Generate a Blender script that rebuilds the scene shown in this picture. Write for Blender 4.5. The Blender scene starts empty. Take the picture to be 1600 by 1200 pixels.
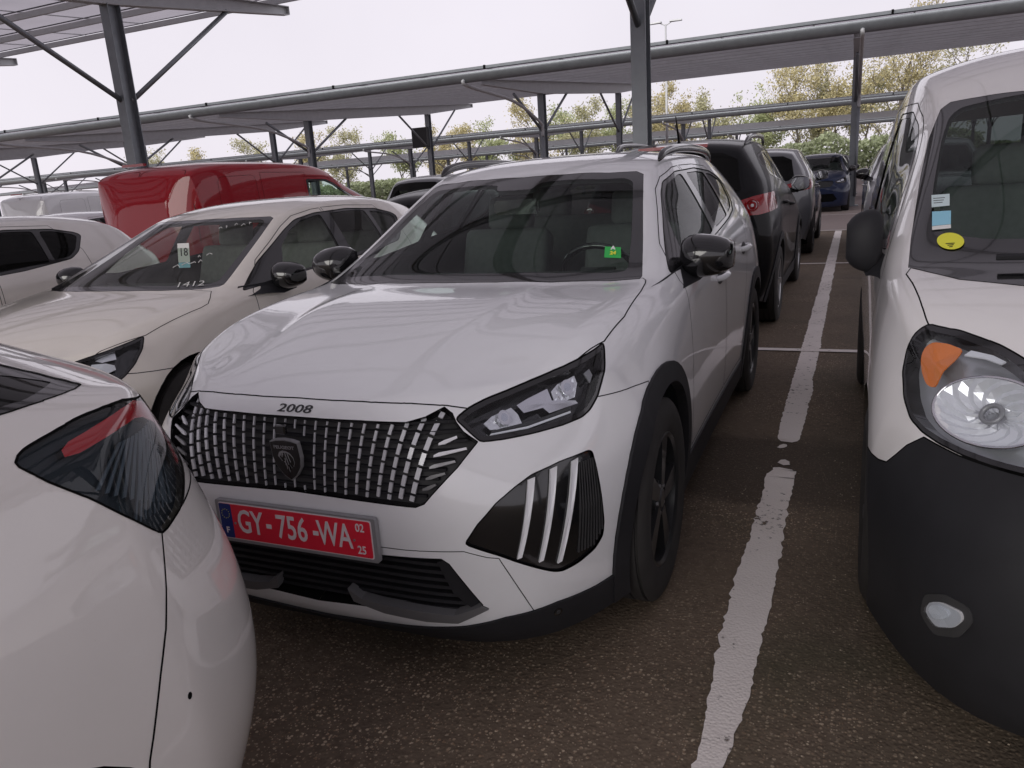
import bpy, bmesh, math, random
from mathutils import Vector, Matrix, noise
from mathutils.bvhtree import BVHTree
rad = math.radians
S = bpy.context.scene
COL = S.collection

# ---------------------------------------------------------------- camera, sky, sun, exposure
cam_data = bpy.data.cameras.new('camera')
cam = bpy.data.objects.new('camera', cam_data); COL.objects.link(cam)
CAM_YAW, CAM_PITCH, CAM_ROLL = 24.26, 14.61, 3.81
cam.location = (1.400, -2.286, 1.385)
_f = Vector((-math.sin(rad(CAM_YAW))*math.cos(rad(CAM_PITCH)), math.cos(rad(CAM_YAW))*math.cos(rad(CAM_PITCH)), -math.sin(rad(CAM_PITCH))))
_r = Vector((math.cos(rad(CAM_YAW)), math.sin(rad(CAM_YAW)), 0)); _d = _f.cross(_r)
_r2 = _r*math.cos(rad(CAM_ROLL)) + _d*math.sin(rad(CAM_ROLL)); _d2 = -_r*math.sin(rad(CAM_ROLL)) + _d*math.cos(rad(CAM_ROLL))
cam.rotation_euler = Matrix((_r2, -_d2, -_f)).transposed().to_euler()
cam_data.sensor_fit = 'HORIZONTAL'; cam_data.sensor_width = 36.0; cam_data.lens = 36.0*1198.6/1600
cam_data.clip_start = 0.05; cam_data.clip_end = 2000
S.camera = cam

SUN_EL, SUN_AZ = 27.0, 198.0
world = bpy.data.worlds.new('World'); S.world = world; world.use_nodes = True
wn, wl = world.node_tree.nodes, world.node_tree.links
wn.clear()
sky = wn.new('ShaderNodeTexSky'); sky.sky_type = 'NISHITA'; sky.sun_disc = False
sky.sun_elevation = rad(SUN_EL); sky.sun_rotation = rad(SUN_AZ); sky.dust_density = 4.0; sky.air_density = 1.0
skb = wn.new('ShaderNodeBackground'); skb.inputs['Strength'].default_value = 0.05
wl.new(sky.outputs['Color'], skb.inputs['Color'])
# the closed cloud layer: an even pale lavender grey all round, with faint soft mottling
tc = wn.new('ShaderNodeTexCoord'); nz = wn.new('ShaderNodeTexNoise'); nz.inputs['Scale'].default_value = 2.2; nz.inputs['Detail'].default_value = 4
cr = wn.new('ShaderNodeValToRGB'); cr.color_ramp.elements[0].position = .3; cr.color_ramp.elements[1].position = .75
cr.color_ramp.elements[0].color = (.80, .755, .825, 1); cr.color_ramp.elements[1].color = (.90, .852, .925, 1)
wl.new(tc.outputs['Generated'], nz.inputs['Vector']); wl.new(nz.outputs['Fac'], cr.inputs['Fac'])
clb = wn.new('ShaderNodeBackground'); clb.inputs['Strength'].default_value = 0.71
wl.new(cr.outputs['Color'], clb.inputs['Color'])
mx = wn.new('ShaderNodeMixShader'); mx.inputs['Fac'].default_value = 0.92
wl.new(skb.outputs[0], mx.inputs[1]); wl.new(clb.outputs[0], mx.inputs[2])
wo = wn.new('ShaderNodeOutputWorld'); wl.new(mx.outputs[0], wo.inputs['Surface'])

sun_data = bpy.data.lights.new('sun', 'SUN'); sun_data.energy = 1.5; sun_data.angle = rad(50); sun_data.color = (1, .97, .92)
sun = bpy.data.objects.new('sun', sun_data); COL.objects.link(sun)
_sd = Vector((math.sin(rad(SUN_AZ))*math.cos(rad(SUN_EL)), math.cos(rad(SUN_AZ))*math.cos(rad(SUN_EL)), math.sin(rad(SUN_EL))))
sun.rotation_euler = _sd.to_track_quat('Z', 'Y').to_euler()

S.view_settings.view_transform = 'Standard'; S.view_settings.look = 'None'
S.view_settings.exposure = 0.65; S.view_settings.gamma = 1.0; S.view_settings.use_curve_mapping = False
S.cycles.max_bounces = 8; S.cycles.diffuse_bounces = 4; S.cycles.glossy_bounces = 4; S.cycles.transparent_max_bounces = 12
S.cycles.transmission_bounces = 6; S.cycles.caustics_reflective = False; S.cycles.caustics_refractive = False
S.cycles.sample_clamp_indirect = 6.0
random.seed(7)
# ---------------------------------------------------------------- materials
M = {}
def newmat(name):
    m = bpy.data.materials.new(name); m.use_nodes = True; M[name] = m
    nt = m.node_tree; return m, nt.nodes, nt.links, nt.nodes['Principled BSDF']
def simple(name, col, rough=.5, metal=0., coat=0., spec=.5, grain=0., gscale=40., bump=0., emit=None):
    m, n, l, b = newmat(name)
    b.inputs['Base Color'].default_value = (*col, 1); b.inputs['Roughness'].default_value = rough
    b.inputs['Metallic'].default_value = metal; b.inputs['Coat Weight'].default_value = coat
    b.inputs['Coat Roughness'].default_value = .03; b.inputs['Specular IOR Level'].default_value = spec
    if grain or bump:
        t = n.new('ShaderNodeTexCoord'); z = n.new('ShaderNodeTexNoise'); z.inputs['Scale'].default_value = gscale; z.inputs['Detail'].default_value = 5
        l.new(t.outputs['Object'], z.inputs['Vector'])
        if grain:
            x = n.new('ShaderNodeMix'); x.data_type = 'RGBA'
            x.inputs['A'].default_value = (*[c*(1-grain) for c in col], 1); x.inputs['B'].default_value = (*[min(1, c*(1+grain)) for c in col], 1)
            l.new(z.outputs['Fac'], x.inputs['Factor']); l.new(x.outputs['Result'], b.inputs['Base Color'])
        if bump:
            p = n.new('ShaderNodeBump'); p.inputs['Strength'].default_value = bump; p.inputs['Distance'].default_value = .002
            l.new(z.outputs['Fac'], p.inputs['Height']); l.new(p.outputs['Normal'], b.inputs['Normal'])
    return m
def paint(name, col, dirt=.25, rough=.32, dirtcol=(.30, .27, .23), coat=1.):
    """car lacquer with faint orange peel, dust film and road dirt low on the body"""
    m, n, l, b = newmat(name)
    b.inputs['Roughness'].default_value = rough; b.inputs['Coat Weight'].default_value = coat; b.inputs['Coat Roughness'].default_value = .025
    if coat < 1: b.inputs['Specular IOR Level'].default_value = .06
    b.inputs['Coat IOR'].default_value = 1.55
    t = n.new('ShaderNodeTexCoord'); z = n.new('ShaderNodeTexNoise'); z.inputs['Scale'].default_value = 3.5; z.inputs['Detail'].default_value = 8; z.inputs['Roughness'].default_value = .65
    l.new(t.outputs['Object'], z.inputs['Vector'])
    sp = n.new('ShaderNodeTexNoise'); sp.inputs['Scale'].default_value = 170; sp.inputs['Detail'].default_value = 2; l.new(t.outputs['Object'], sp.inputs['Vector'])
    spr = n.new('ShaderNodeMapRange'); spr.inputs['From Min'].default_value = .70; spr.inputs['From Max'].default_value = .78; spr.inputs['To Max'].default_value = .35; l.new(sp.outputs['Fac'], spr.inputs['Value'])
    zr = n.new('ShaderNodeMapRange'); zr.inputs['From Min'].default_value = .4; zr.inputs['From Max'].default_value = .85; zr.inputs['To Max'].default_value = dirt
    l.new(z.outputs['Fac'], zr.inputs['Value'])
    sx = n.new('ShaderNodeSeparateXYZ'); l.new(t.outputs['Object'], sx.inputs[0])
    lo = n.new('ShaderNodeMapRange'); lo.inputs['From Min'].default_value = .55; lo.inputs['From Max'].default_value = .15; lo.inputs['To Max'].default_value = dirt*1.2
    l.new(sx.outputs['Z'], lo.inputs['Value'])
    a1 = n.new('ShaderNodeMath'); a1.operation = 'ADD'; a1.use_clamp = True; l.new(zr.outputs[0], a1.inputs[0])
    sm = n.new('ShaderNodeMath'); sm.operation = 'MULTIPLY'; l.new(lo.outputs[0], sm.inputs[0]); l.new(z.outputs['Fac'], sm.inputs[1]); l.new(sm.outputs[0], a1.inputs[1])
    a2 = n.new('ShaderNodeMath'); a2.operation = 'ADD'; a2.use_clamp = True; l.new(a1.outputs[0], a2.inputs[0])
    sm2 = n.new('ShaderNodeMath'); sm2.operation = 'MULTIPLY'; sm2.inputs[1].default_value = min(1, dirt*2); l.new(spr.outputs[0], sm2.inputs[0]); l.new(sm2.outputs[0], a2.inputs[1])
    x = n.new('ShaderNodeMix'); x.data_type = 'RGBA'; x.inputs['A'].default_value = (*col, 1); x.inputs['B'].default_value = (*dirtcol, 1)
    l.new(a2.outputs[0], x.inputs['Factor']); l.new(x.outputs['Result'], b.inputs['Base Color'])
    rr = n.new('ShaderNodeMapRange'); rr.inputs['To Min'].default_value = .02; rr.inputs['To Max'].default_value = .5; l.new(a2.outputs[0], rr.inputs['Value']); l.new(rr.outputs[0], b.inputs['Coat Roughness'])
    op = n.new('ShaderNodeTexNoise'); op.inputs['Scale'].default_value = 60; op.inputs['Detail'].default_value = 1; l.new(t.outputs['Object'], op.inputs['Vector'])
    bp = n.new('ShaderNodeBump'); bp.inputs['Strength'].default_value = .03; bp.inputs['Distance'].default_value = .002; l.new(op.outputs['Fac'], bp.inputs['Height'])
    l.new(bp.outputs['Normal'], b.inputs['Coat Normal'])
    return m
def glassmat(name, tint=(.5, .58, .54), dust=0.03, dustcol=(.55, .53, .5), ior=1.3):
    """thin car glass: tinted see-through plus a mirror film that grows at grazing angles, with a little dust"""
    m, n, l, b = newmat(name)
    n.remove(b); out = n['Material Output']
    tr = n.new('ShaderNodeBsdfTransparent'); tr.inputs['Color'].default_value = (*tint, 1)
    gl = n.new('ShaderNodeBsdfGlossy'); gl.inputs['Roughness'].default_value = .01; gl.inputs['Color'].default_value = (1, 1, 1, 1)
    fr = n.new('ShaderNodeFresnel'); fr.inputs['IOR'].default_value = ior
    ge = n.new('ShaderNodeNewGeometry'); ri = n.new('ShaderNodeMapRange'); ri.inputs['To Min'].default_value = ior; ri.inputs['To Max'].default_value = 1/ior; l.new(ge.outputs['Backfacing'], ri.inputs['Value']); l.new(ri.outputs[0], fr.inputs['IOR'])   # thin sheet: same mirror film from both sides
    m1 = n.new('ShaderNodeMixShader'); l.new(fr.outputs[0], m1.inputs['Fac']); l.new(tr.outputs[0], m1.inputs[1]); l.new(gl.outputs[0], m1.inputs[2])
    df = n.new('ShaderNodeBsdfDiffuse'); df.inputs['Color'].default_value = (*dustcol, 1)
    t = n.new('ShaderNodeTexCoord'); z = n.new('ShaderNodeTexNoise'); z.inputs['Scale'].default_value = 5; z.inputs['Detail'].default_value = 8; l.new(t.outputs['Object'], z.inputs['Vector'])
    r = n.new('ShaderNodeMapRange'); r.inputs['From Min'].default_value = .3; r.inputs['From Max'].default_value = .8; r.inputs['To Min'].default_value = dust*.4; r.inputs['To Max'].default_value = dust*1.8; l.new(z.outputs['Fac'], r.inputs['Value'])
    m2 = n.new('ShaderNodeMixShader'); l.new(r.outputs[0], m2.inputs['Fac']); l.new(m1.outputs[0], m2.inputs[1]); l.new(df.outputs[0], m2.inputs[2])
    l.new(m2.outputs[0], out.inputs['Surface'])
    return m
paint('paint_white', (.85, .86, .88), .07)
paint('paint_cream', (.86, .81, .73), .14)
paint('paint_pearl', (.86, .83, .79), .08)
paint('paint_warm', (.80, .77, .73), .12)
paint('paint_van', (.85, .83, .82), .09)
paint('paint_red', (.36, .008, .018), .015, coat=.7)
paint('paint_black', (.004, .0045, .006), .012, coat=.3)
paint('paint_grey', (.11, .115, .125), .08)
paint('paint_navy', (.010, .018, .05), .04, coat=.6)
paint('paint_silver', (.42, .43, .45), .14)
glassmat('glass_clear', (.76, .86, .81), .010, (.42, .46, .44), ior=1.2)
glassmat('glass_dusty', (.70, .76, .71), .05, (.45, .44, .40), ior=1.22)
glassmat('glass_dark', (.09, .10, .10), .008, ior=1.22)
glassmat('glass_lamp', (.92, .94, .96), .004, ior=1.35)
glassmat('glass_smoke', (.55, .60, .64), .006, ior=1.38)
glassmat('glass_red', (.62, .02, .03), .02)
simple('plastic_black', (.020, .020, .023), .6, grain=.3, gscale=9, bump=.25, spec=.3)
simple('plastic_dark', (.04, .04, .042), .6, grain=.2, gscale=12)
simple('gloss_black', (.008, .008, .009), .12, coat=.6)
simple('gap_black', (.004, .004, .004), .9, spec=.1)
simple('satin_grey', (.30, .30, .31), .4, metal=.3, grain=.1)
simple('chrome', (.82, .82, .84), .08, metal=1.)
simple('reflector', (.88, .89, .92), .25, metal=.35, bump=.6, gscale=45)
def facet_material():
    m, n, l, b = newmat('lamp_facets'); b.inputs['Base Color'].default_value = (.88, .89, .92, 1); b.inputs['Metallic'].default_value = .6; b.inputs['Roughness'].default_value = .14
    t = n.new('ShaderNodeTexCoord'); mp = n.new('ShaderNodeMapping'); mp.inputs['Scale'].default_value = (1, 1, .45); l.new(t.outputs['Object'], mp.inputs['Vector'])
    v = n.new('ShaderNodeTexVoronoi'); v.feature = 'F1'; v.distance = 'CHEBYCHEV'; v.inputs['Scale'].default_value = 75; v.inputs['Randomness'].default_value = .2; l.new(mp.outputs[0], v.inputs['Vector'])
    bp = n.new('ShaderNodeBump'); bp.inputs['Strength'].default_value = 1.0; bp.inputs['Distance'].default_value = .005; l.new(v.outputs['Distance'], bp.inputs['Height']); l.new(bp.outputs['Normal'], b.inputs['Normal'])
facet_material()
simple('lamp_silver', (.55, .56, .58), .3, metal=.6)
simple('mirror_glass', (.30, .31, .33), .05, metal=1.)
simple('bright_white', (.82, .83, .86), .35)
simple('rubber', (.028, .026, .025), .8, grain=.45, gscale=14, bump=.3)
simple('alloy_dark', (.035, .036, .038), .35, metal=.4, coat=.3)
simple('alloy_grey', (.35, .35, .36), .3, metal=.8)
simple('interior', (.026, .027, .028), .8, grain=.2)
simple('seat_cloth', (.10, .105, .105), .85, grain=.3, gscale=30)
simple('seat_grey', (.26, .26, .26), .85, grain=.3, gscale=30)
simple('lens_red', (.34, .01, .015), .1, coat=.8)
simple('trim_grey', (.16, .16, .165), .4, metal=.2)
simple('lens_back', (.035, .045, .052), .4)
simple('rib_grey', (.20, .23, .25), .3, metal=.3)
simple('dash_pale', (.62, .63, .66), .3, metal=.2)
simple('lens_orange', (.85, .22, .03), .15, coat=.6, bump=.6, gscale=120)
simple('plate_red', (.74, .022, .05), .35, grain=.08)
simple('plate_white', (.75, .75, .73), .35)
simple('plate_blue', (.01, .025, .17), .35)
simple('letter_pale', (.72, .66, .68), .45)
simple('letter_dark', (.05, .05, .055), .3, metal=.5)
simple('marker_white', (.75, .75, .72), .8)
simple('sticker_green', (.04, .52, .10), .6)
simple('sticker_yellow', (.82, .80, .06), .6)
simple('sticker_cyan', (.30, .62, .78), .6)
simple('sticker_pale', (.62, .74, .76), .6)
simple('paper_white', (.78, .78, .76), .7)
simple('ink_black', (.01, .01, .01), .7)
# ---------------------------------------------------------------- helpers
def tag(o, label=None, cat=None, group=None, kind=None):
    if label: o['label'] = label
    if cat: o['category'] = cat
    if group: o['group'] = group
    if kind: o['kind'] = kind
    return o
def empty(name, loc=(0, 0, 0), rz=0.):
    o = bpy.data.objects.new(name, None); COL.objects.link(o); o.location = loc; o.rotation_euler = (0, 0, rz); o.empty_display_size = .2
    return o
def link_mesh(name, me, mat, parent=None):
    if mat is not None: me.materials.append(M[mat] if isinstance(mat, str) else mat)
    o = bpy.data.objects.new(name, me); COL.objects.link(o)
    if parent: o.parent = parent
    return o
def obj(name, bm, mat, parent=None, smooth=False, ang=None):
    me = bpy.data.meshes.new(name); bm.to_mesh(me); bm.free()
    if smooth or ang:
        for p in me.polygons: p.use_smooth = True
        if ang: me.set_sharp_from_angle(angle=rad(ang))
    return link_mesh(name, me, mat, parent)
def add_box(bm, c, s, rot=None):
    """box centre c, full size s, optional 3x3/4x4 rotation"""
    vs = []
    for i in (-1, 1):
        for j in (-1, 1):
            for k in (-1, 1):
                v = Vector((i*s[0]/2, j*s[1]/2, k*s[2]/2))
                if rot: v = rot @ v
                vs.append(bm.verts.new(v + Vector(c)))
    for f in ((0, 1, 3, 2), (4, 6, 7, 5), (0, 4, 5, 1), (2, 3, 7, 6), (0, 2, 6, 4), (1, 5, 7, 3)): bm.faces.new([vs[i] for i in f])
def add_bar(bm, a, b, w, h, up=(0, 0, 1)):
    a, b = Vector(a), Vector(b); d = (b-a); L = d.length; d.normalize(); u = Vector(up); s = d.cross(u).normalized(); u = s.cross(d)
    add_box(bm, (a+b)/2, (w, L, h), Matrix((s, d, u)).transposed())
def add_tube(bm, pts, r, n=8, caps=True):
    """tube through points; r a number or list"""
    pts = [Vector(p) for p in pts]; rings = []
    rs = r if isinstance(r, (list, tuple)) else [r]*len(pts)
    pu = None
    for i, p in enumerate(pts):
        d = (pts[min(i+1, len(pts)-1)] - pts[max(i-1, 0)]).normalized()
        if pu is None: pu = d.orthogonal().normalized()
        u = (pu - d*pu.dot(d)); u = u.normalized() if u.length > 1e-6 else d.orthogonal().normalized(); pu = u; v = d.cross(u)
        rings.append([bm.verts.new(p + (u*math.cos(t) + v*math.sin(t))*rs[i]) for t in [2*math.pi*k/n for k in range(n)]])
    for a, b in zip(rings, rings[1:]):
        for k in range(n): bm.faces.new((a[k], a[(k+1) % n], b[(k+1) % n], b[k]))
    if caps: bm.faces.new(rings[0][::-1]); bm.faces.new(rings[-1])
def add_lathe(bm, prof, n=48, axis='X', close=False):
    """prof list of (r, h) turned round the axis; h runs along the axis"""
    rings = []
    for r, h in prof:
        ring = []
        for k in range(n):
            t = 2*math.pi*k/n; a, b = r*math.cos(t), r*math.sin(t)
            ring.append(bm.verts.new((h, a, b) if axis == 'X' else ((a, h, b) if axis == 'Y' else (a, b, h))))
        rings.append(ring)
    for a, b in zip(rings, rings[1:]):
        for k in range(n): bm.faces.new((a[k], a[(k+1) % n], b[(k+1) % n], b[k]))
    if close:
        bm.faces.new(rings[0][::-1]); bm.faces.new(rings[-1])
def loft(bm, rings, close_u=True, caps=True):
    R = [[bm.verts.new(p) for p in r] for r in rings]; n = len(R[0])
    for a, b in zip(R, R[1:]):
        for k in range(n if close_u else n-1): bm.faces.new((a[k], a[(k+1) % n], b[(k+1) % n], b[k]))
    if caps: bm.faces.new(R[0][::-1]); bm.faces.new(R[-1])
def add_prism(bm, poly, a, b, fn):
    """poly of 2D points swept between depth a and b; fn(u, v, depth) -> 3D"""
    A = [bm.verts.new(fn(u, v, a)) for u, v in poly]; B = [bm.verts.new(fn(u, v, b)) for u, v in poly]; n = len(poly)
    bm.faces.new(A[::-1]); bm.faces.new(B)
    for k in range(n): bm.faces.new((A[k], A[(k+1) % n], B[(k+1) % n], B[k]))
def subdivide(bm, lv):
    me = bpy.data.meshes.new('tmp'); bm.to_mesh(me); bm.free(); o = bpy.data.objects.new('tmp', me); COL.objects.link(o)
    m = o.modifiers.new('s', 'SUBSURF'); m.levels = lv; m.render_levels = lv
    dg = bpy.context.evaluated_depsgraph_get(); e = o.evaluated_get(dg).to_mesh()
    b = bmesh.new(); b.from_mesh(e); o.evaluated_get(dg).to_mesh_clear(); bpy.data.objects.remove(o); bpy.data.meshes.remove(me)
    return b
def text_obj(s, size, mat, parent, matrix, name='lettering', ext=.0008, bold=0., sx=1., align='CENTER', shear=0.):
    c = bpy.data.curves.new(name, 'FONT'); c.body = s; c.size = size; c.extrude = ext; c.offset = bold; c.align_x = align; c.align_y = 'CENTER'; c.resolution_u = 3; c.shear = shear
    o = bpy.data.objects.new('tmp', c); COL.objects.link(o); dg = bpy.context.evaluated_depsgraph_get()
    me = bpy.data.meshes.new_from_object(o.evaluated_get(dg)); bpy.data.objects.remove(o)
    me.transform(Matrix.Diagonal((sx, 1, 1, 1))); me.transform(matrix); me.materials.clear()
    return link_mesh(name, me, mat, parent)
def frame(origin, u, v):
    """matrix with x axis u, y axis v"""
    u = Vector(u).normalized(); v = Vector(v); w = u.cross(v).normalized(); v = w.cross(u)
    m = Matrix((u, v, w)).transposed().to_4x4(); m.translation = Vector(origin); return m
def copy_tree(o, parent=None):
    c = o.copy(); COL.objects.link(c); c.parent = parent
    for ch in list(o.children): copy_tree(ch, c)
    return c

def K(y, tab):
    """monotone cubic interpolation of rows (y, v1, v2, ...)"""
    n = len(tab)
    if y <= tab[0][0]: return tab[0][1:]
    if y >= tab[-1][0]: return tab[-1][1:]
    i = max(k for k in range(n-1) if tab[k][0] <= y)
    out = []
    for c in range(1, len(tab[0])):
        def sl(k): return (tab[k+1][c]-tab[k][c])/(tab[k+1][0]-tab[k][0])
        def tg(k):
            if k == 0: return sl(0)
            if k == n-1: return sl(n-2)
            a, b = sl(k-1), sl(k)
            if a*b <= 0: return 0.
            h0, h1 = tab[k][0]-tab[k-1][0], tab[k+1][0]-tab[k][0]
            w1, w2 = 2*h1+h0, h1+2*h0
            return (w1+w2)/(w1/a+w2/b)
        h = tab[i+1][0]-tab[i][0]; t = (y-tab[i][0])/h
        out.append((2*t**3-3*t*t+1)*tab[i][c] + (t**3-2*t*t+t)*h*tg(i) + (-2*t**3+3*t*t)*tab[i+1][c] + (t**3-t*t)*h*tg(i+1))
    return tuple(out)

# ---------------------------------------------------------------- car body: lofted shell, then panels cut out of it
def shell(sp, lv=3):
    """half shell (x >= 0) of a car body. Three sheets share their edges: nose, flank-and-top, tail.
    sp: st = station rows (y, nose weight, tail weight); C = centre line z; R = hood edge / pillar / cantrail (x, z);
    B = shoulder (x, z); W = flank (x sill, z sill, x mid, z mid); nose / tail = rows (z, y) bottom to top on the centre line"""
    TT = sp.get('T', (0, .22, .44, .64, .80, .92, 1.0))      # lateral fractions, centre to rail
    nose, tail = sp['nose'], sp['tail']; nb = len(nose)
    Dn, pn = sp['Dn']; Dt, pt = sp['Dt']
    lat = [t*.8 for t in TT] + [.86, .93, 1.0]                # + three steps from rail to shoulder
    nR = len(TT)-1; nA = len(lat)-1
    vf = sp.get('vf', [i/(nb-1) for i in range(nb)])
    bm = bmesh.new(); st = sp['st']; nc = len(st)
    cn, ct = sp.get('crown', 2.3), sp.get('bulge', .012)
    def yat(c, t): y, wn_, wt_ = st[c]; return y + wn_*Dn*t**pn - wt_*Dt*t**pt
    def top(c, a):
        y = yat(c, lat[a]); xr, zr = K(y, sp['R']); zc, = K(yat(c, 0), sp['C']); xs, zs = K(y, sp['B'])
        if a <= nR:
            t = TT[a]; return Vector((xr*t, y, zc + (zr-zc)*t**cn))
        k = (a-nR)/3; bul = ct*math.sin(math.pi*k)
        return Vector((xr+(xs-xr)*k + bul, y, zr+(zs-zr)*k + bul*.5))
    def side(c, b):
        y = yat(c, 1.); xs, zs = K(y, sp['B']); x0, z0, xm, zm = K(y, sp['W']); f = vf[b]
        z = z0 + (zs-z0)*f; fm = (zm-z0)/(zs-z0)
        if f < fm: s = f/fm; x = x0 + (xm-x0)*(1-(1-s)**2)
        else: s = (f-fm)/(1-fm); x = xm + (xs-xm)*s**2.0
        return Vector((x, y, z))
    G = {}
    def V(key, p):
        if key not in G: G[key] = bm.verts.new(p)
        return G[key]
    # top sheet (a, c); flank (b, c)
    for c in range(nc):
        for a in range(nA+1): V(('t', a, c), top(c, a))
        for b in range(nb): 
            if b == nb-1: G[('s', b, c)] = G[('t', nA, c)]
            else: V(('s', b, c), side(c, b))
    def endsheet(tagc, rows, D, p, c0, sgn):
        for b in range(nb):
            for a in range(nA+1):
                k = (tagc, a, b)
                if b == nb-1: G[k] = G[('t', a, c0)]; continue
                if a == nA: G[k] = G[('s', b, c0)]; continue
                e = G[('s', b, c0)].co; t0 = G[('t', a, c0)].co; tc0 = G[('t', 0, c0)].co
                z_c, y_c = rows[b]; t = lat[a]
                fz = (z_c-rows[0][0])/(tc0.z-rows[0][0]); ez = (e.z-rows[0][0]); 
                zt = rows[0][0] + (t0.z-rows[0][0])*fz                    # follow the top edge
                s = t**sp.get('zblend', 3)
                z = zt*(1-s) + e.z*s
                x = t0.x/ max(t0.x, 1e-6) * (t*e.x) if t > 0 else 0.
                y = y_c + (e.y-y_c)*t**(p if not isinstance(p, (list, tuple)) else p[b])
                V(k, Vector((x, y, z)))
    endsheet('n', nose, Dn, sp.get('pnr', pn), 0, 1); endsheet('r', tail, Dt, sp.get('ptr', pt), nc-1, -1)
    def quad(*ks):
        vs = [G[k] for k in ks]
        if len(set(vs)) == 4: bm.faces.new(vs)
    for c in range(nc-1):
        for a in range(nA): quad(('t', a, c), ('t', a+1, c), ('t', a+1, c+1), ('t', a, c+1))
        for b in range(nb-1): quad(('s', b, c), ('s', b, c+1), ('s', b+1, c+1), ('s', b+1, c))
    for b in range(nb-1):
        for a in range(nA):
            quad(('n', a, b), ('n', a+1, b), ('n', a+1, b+1), ('n', a, b+1)); quad(('r', a, b), ('r', a, b+1), ('r', a+1, b+1), ('r', a+1, b))
    if sp.get('tweak'): sp['tweak'](G, lat)
    for v in bm.verts:
        if v.co.x < 1e-5: v.co.x = 0
    d = bmesh.ops.duplicate(bm, geom=bm.verts[:]+bm.edges[:]+bm.faces[:])
    for g in d['geom']:
        if isinstance(g, bmesh.types.BMVert): g.co.x *= -1
    bmesh.ops.reverse_faces(bm, faces=[g for g in d['geom'] if isinstance(g, bmesh.types.BMFace)])
    bmesh.ops.remove_doubles(bm, verts=bm.verts, dist=1e-5)
    bmesh.ops.recalc_face_normals(bm, faces=bm.faces)
    bm = subdivide(bm, lv)
    bmesh.ops.bisect_plane(bm, geom=bm.verts[:]+bm.edges[:]+bm.faces[:], plane_co=(0, 0, 0), plane_no=(1, 0, 0), clear_inner=True, dist=1e-6)
    bm.normal_update()
    up = [f for f in bm.faces if abs(f.normal.z) > .8 and f.calc_center_median().z > 1.0]
    if up and sum(f.normal.z for f in up) < 0: bmesh.ops.reverse_faces(bm, faces=bm.faces[:]); bm.normal_update()
    return bm

def inpoly(u, v, poly):
    r = False; j = len(poly)-1
    for i in range(len(poly)):
        (a, b), (c, d) = poly[i], poly[j]
        if (b > v) != (d > v) and u < (c-a)*(v-b)/(d-b)+a: r = not r
        j = i
    return r
def rounded(poly, r, n=3):
    """round the corners of a polygon"""
    out = []; N = len(poly)
    for i in range(N):
        p, a, b = Vector(poly[i]), Vector(poly[i-1]), Vector(poly[(i+1) % N])
        da, db = (a-p), (b-p); rr = min(r, da.length*.45, db.length*.45)
        A, B = p+da.normalized()*rr, p+db.normalized()*rr
        for k in range(n+1):
            t = k/n; out.append(tuple(A*(1-t)**2 + p*2*t*(1-t) + B*t*t))
    return out
def smooth_poly(pts, n=4, closed=True):
    """Catmull-Rom through points"""
    N = len(pts); out = []
    for i in range(N if closed else N-1):
        p0, p1, p2, p3 = [Vector(pts[(i+k) % N if closed else min(max(i+k, 0), N-1)]) for k in (-1, 0, 1, 2)]
        for k in range(n):
            t = k/n; out.append(tuple(.5*(2*p1 + (p2-p0)*t + (2*p0-5*p1+4*p2-p3)*t*t + (-p0+3*p1-3*p2+p3)*t**3)))
    if not closed: out.append(tuple(pts[-1]))
    return out

def split_faces(faces, co, no, eps):
    """cut faces along a plane, touching only their own edges"""
    on = set(); seen = set(); out = set(faces)
    for f in faces:
        for e in list(f.edges):
            if e in seen: continue
            seen.add(e); a, b = e.verts; da, db = (a.co-co).dot(no), (b.co-co).dot(no)
            if abs(da) <= eps: on.add(a)
            if abs(db) <= eps: on.add(b)
            if abs(da) > eps and abs(db) > eps and da*db < 0:
                ne, nv = bmesh.utils.edge_split(e, a, da/(da-db)); on.add(nv); seen.add(ne); seen.add(e)
    t = no.orthogonal()
    for f in faces:
        todo = [f]
        while todo:
            g = todo.pop(); vs = [v for v in g.verts if v in on]
            if len(vs) < 2: continue
            done = False
            for i in range(len(vs)):
                for j in range(i+1, len(vs)):
                    a, b = vs[i], vs[j]
                    if any(b in e.verts for e in a.link_edges if g in e.link_faces): continue
                    # a real cut has material on both sides
                    loop = list(g.verts); ia, ib = loop.index(a), loop.index(b); s1 = loop[ia+1:ib] if ia < ib else loop[ib+1:ia]; s2 = [v for v in loop if v not in s1 and v is not a and v is not b]
                    d1 = sum((v.co-co).dot(no) for v in s1); d2 = sum((v.co-co).dot(no) for v in s2)
                    if d1*d2 >= 0: continue
                    try: r = bmesh.utils.face_split(g, a, b)
                    except ValueError: continue
                    if r and r[0] is not None:
                        out.add(r[0]); todo += [g, r[0]]; done = True; break
                if done: break
    return out
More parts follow.
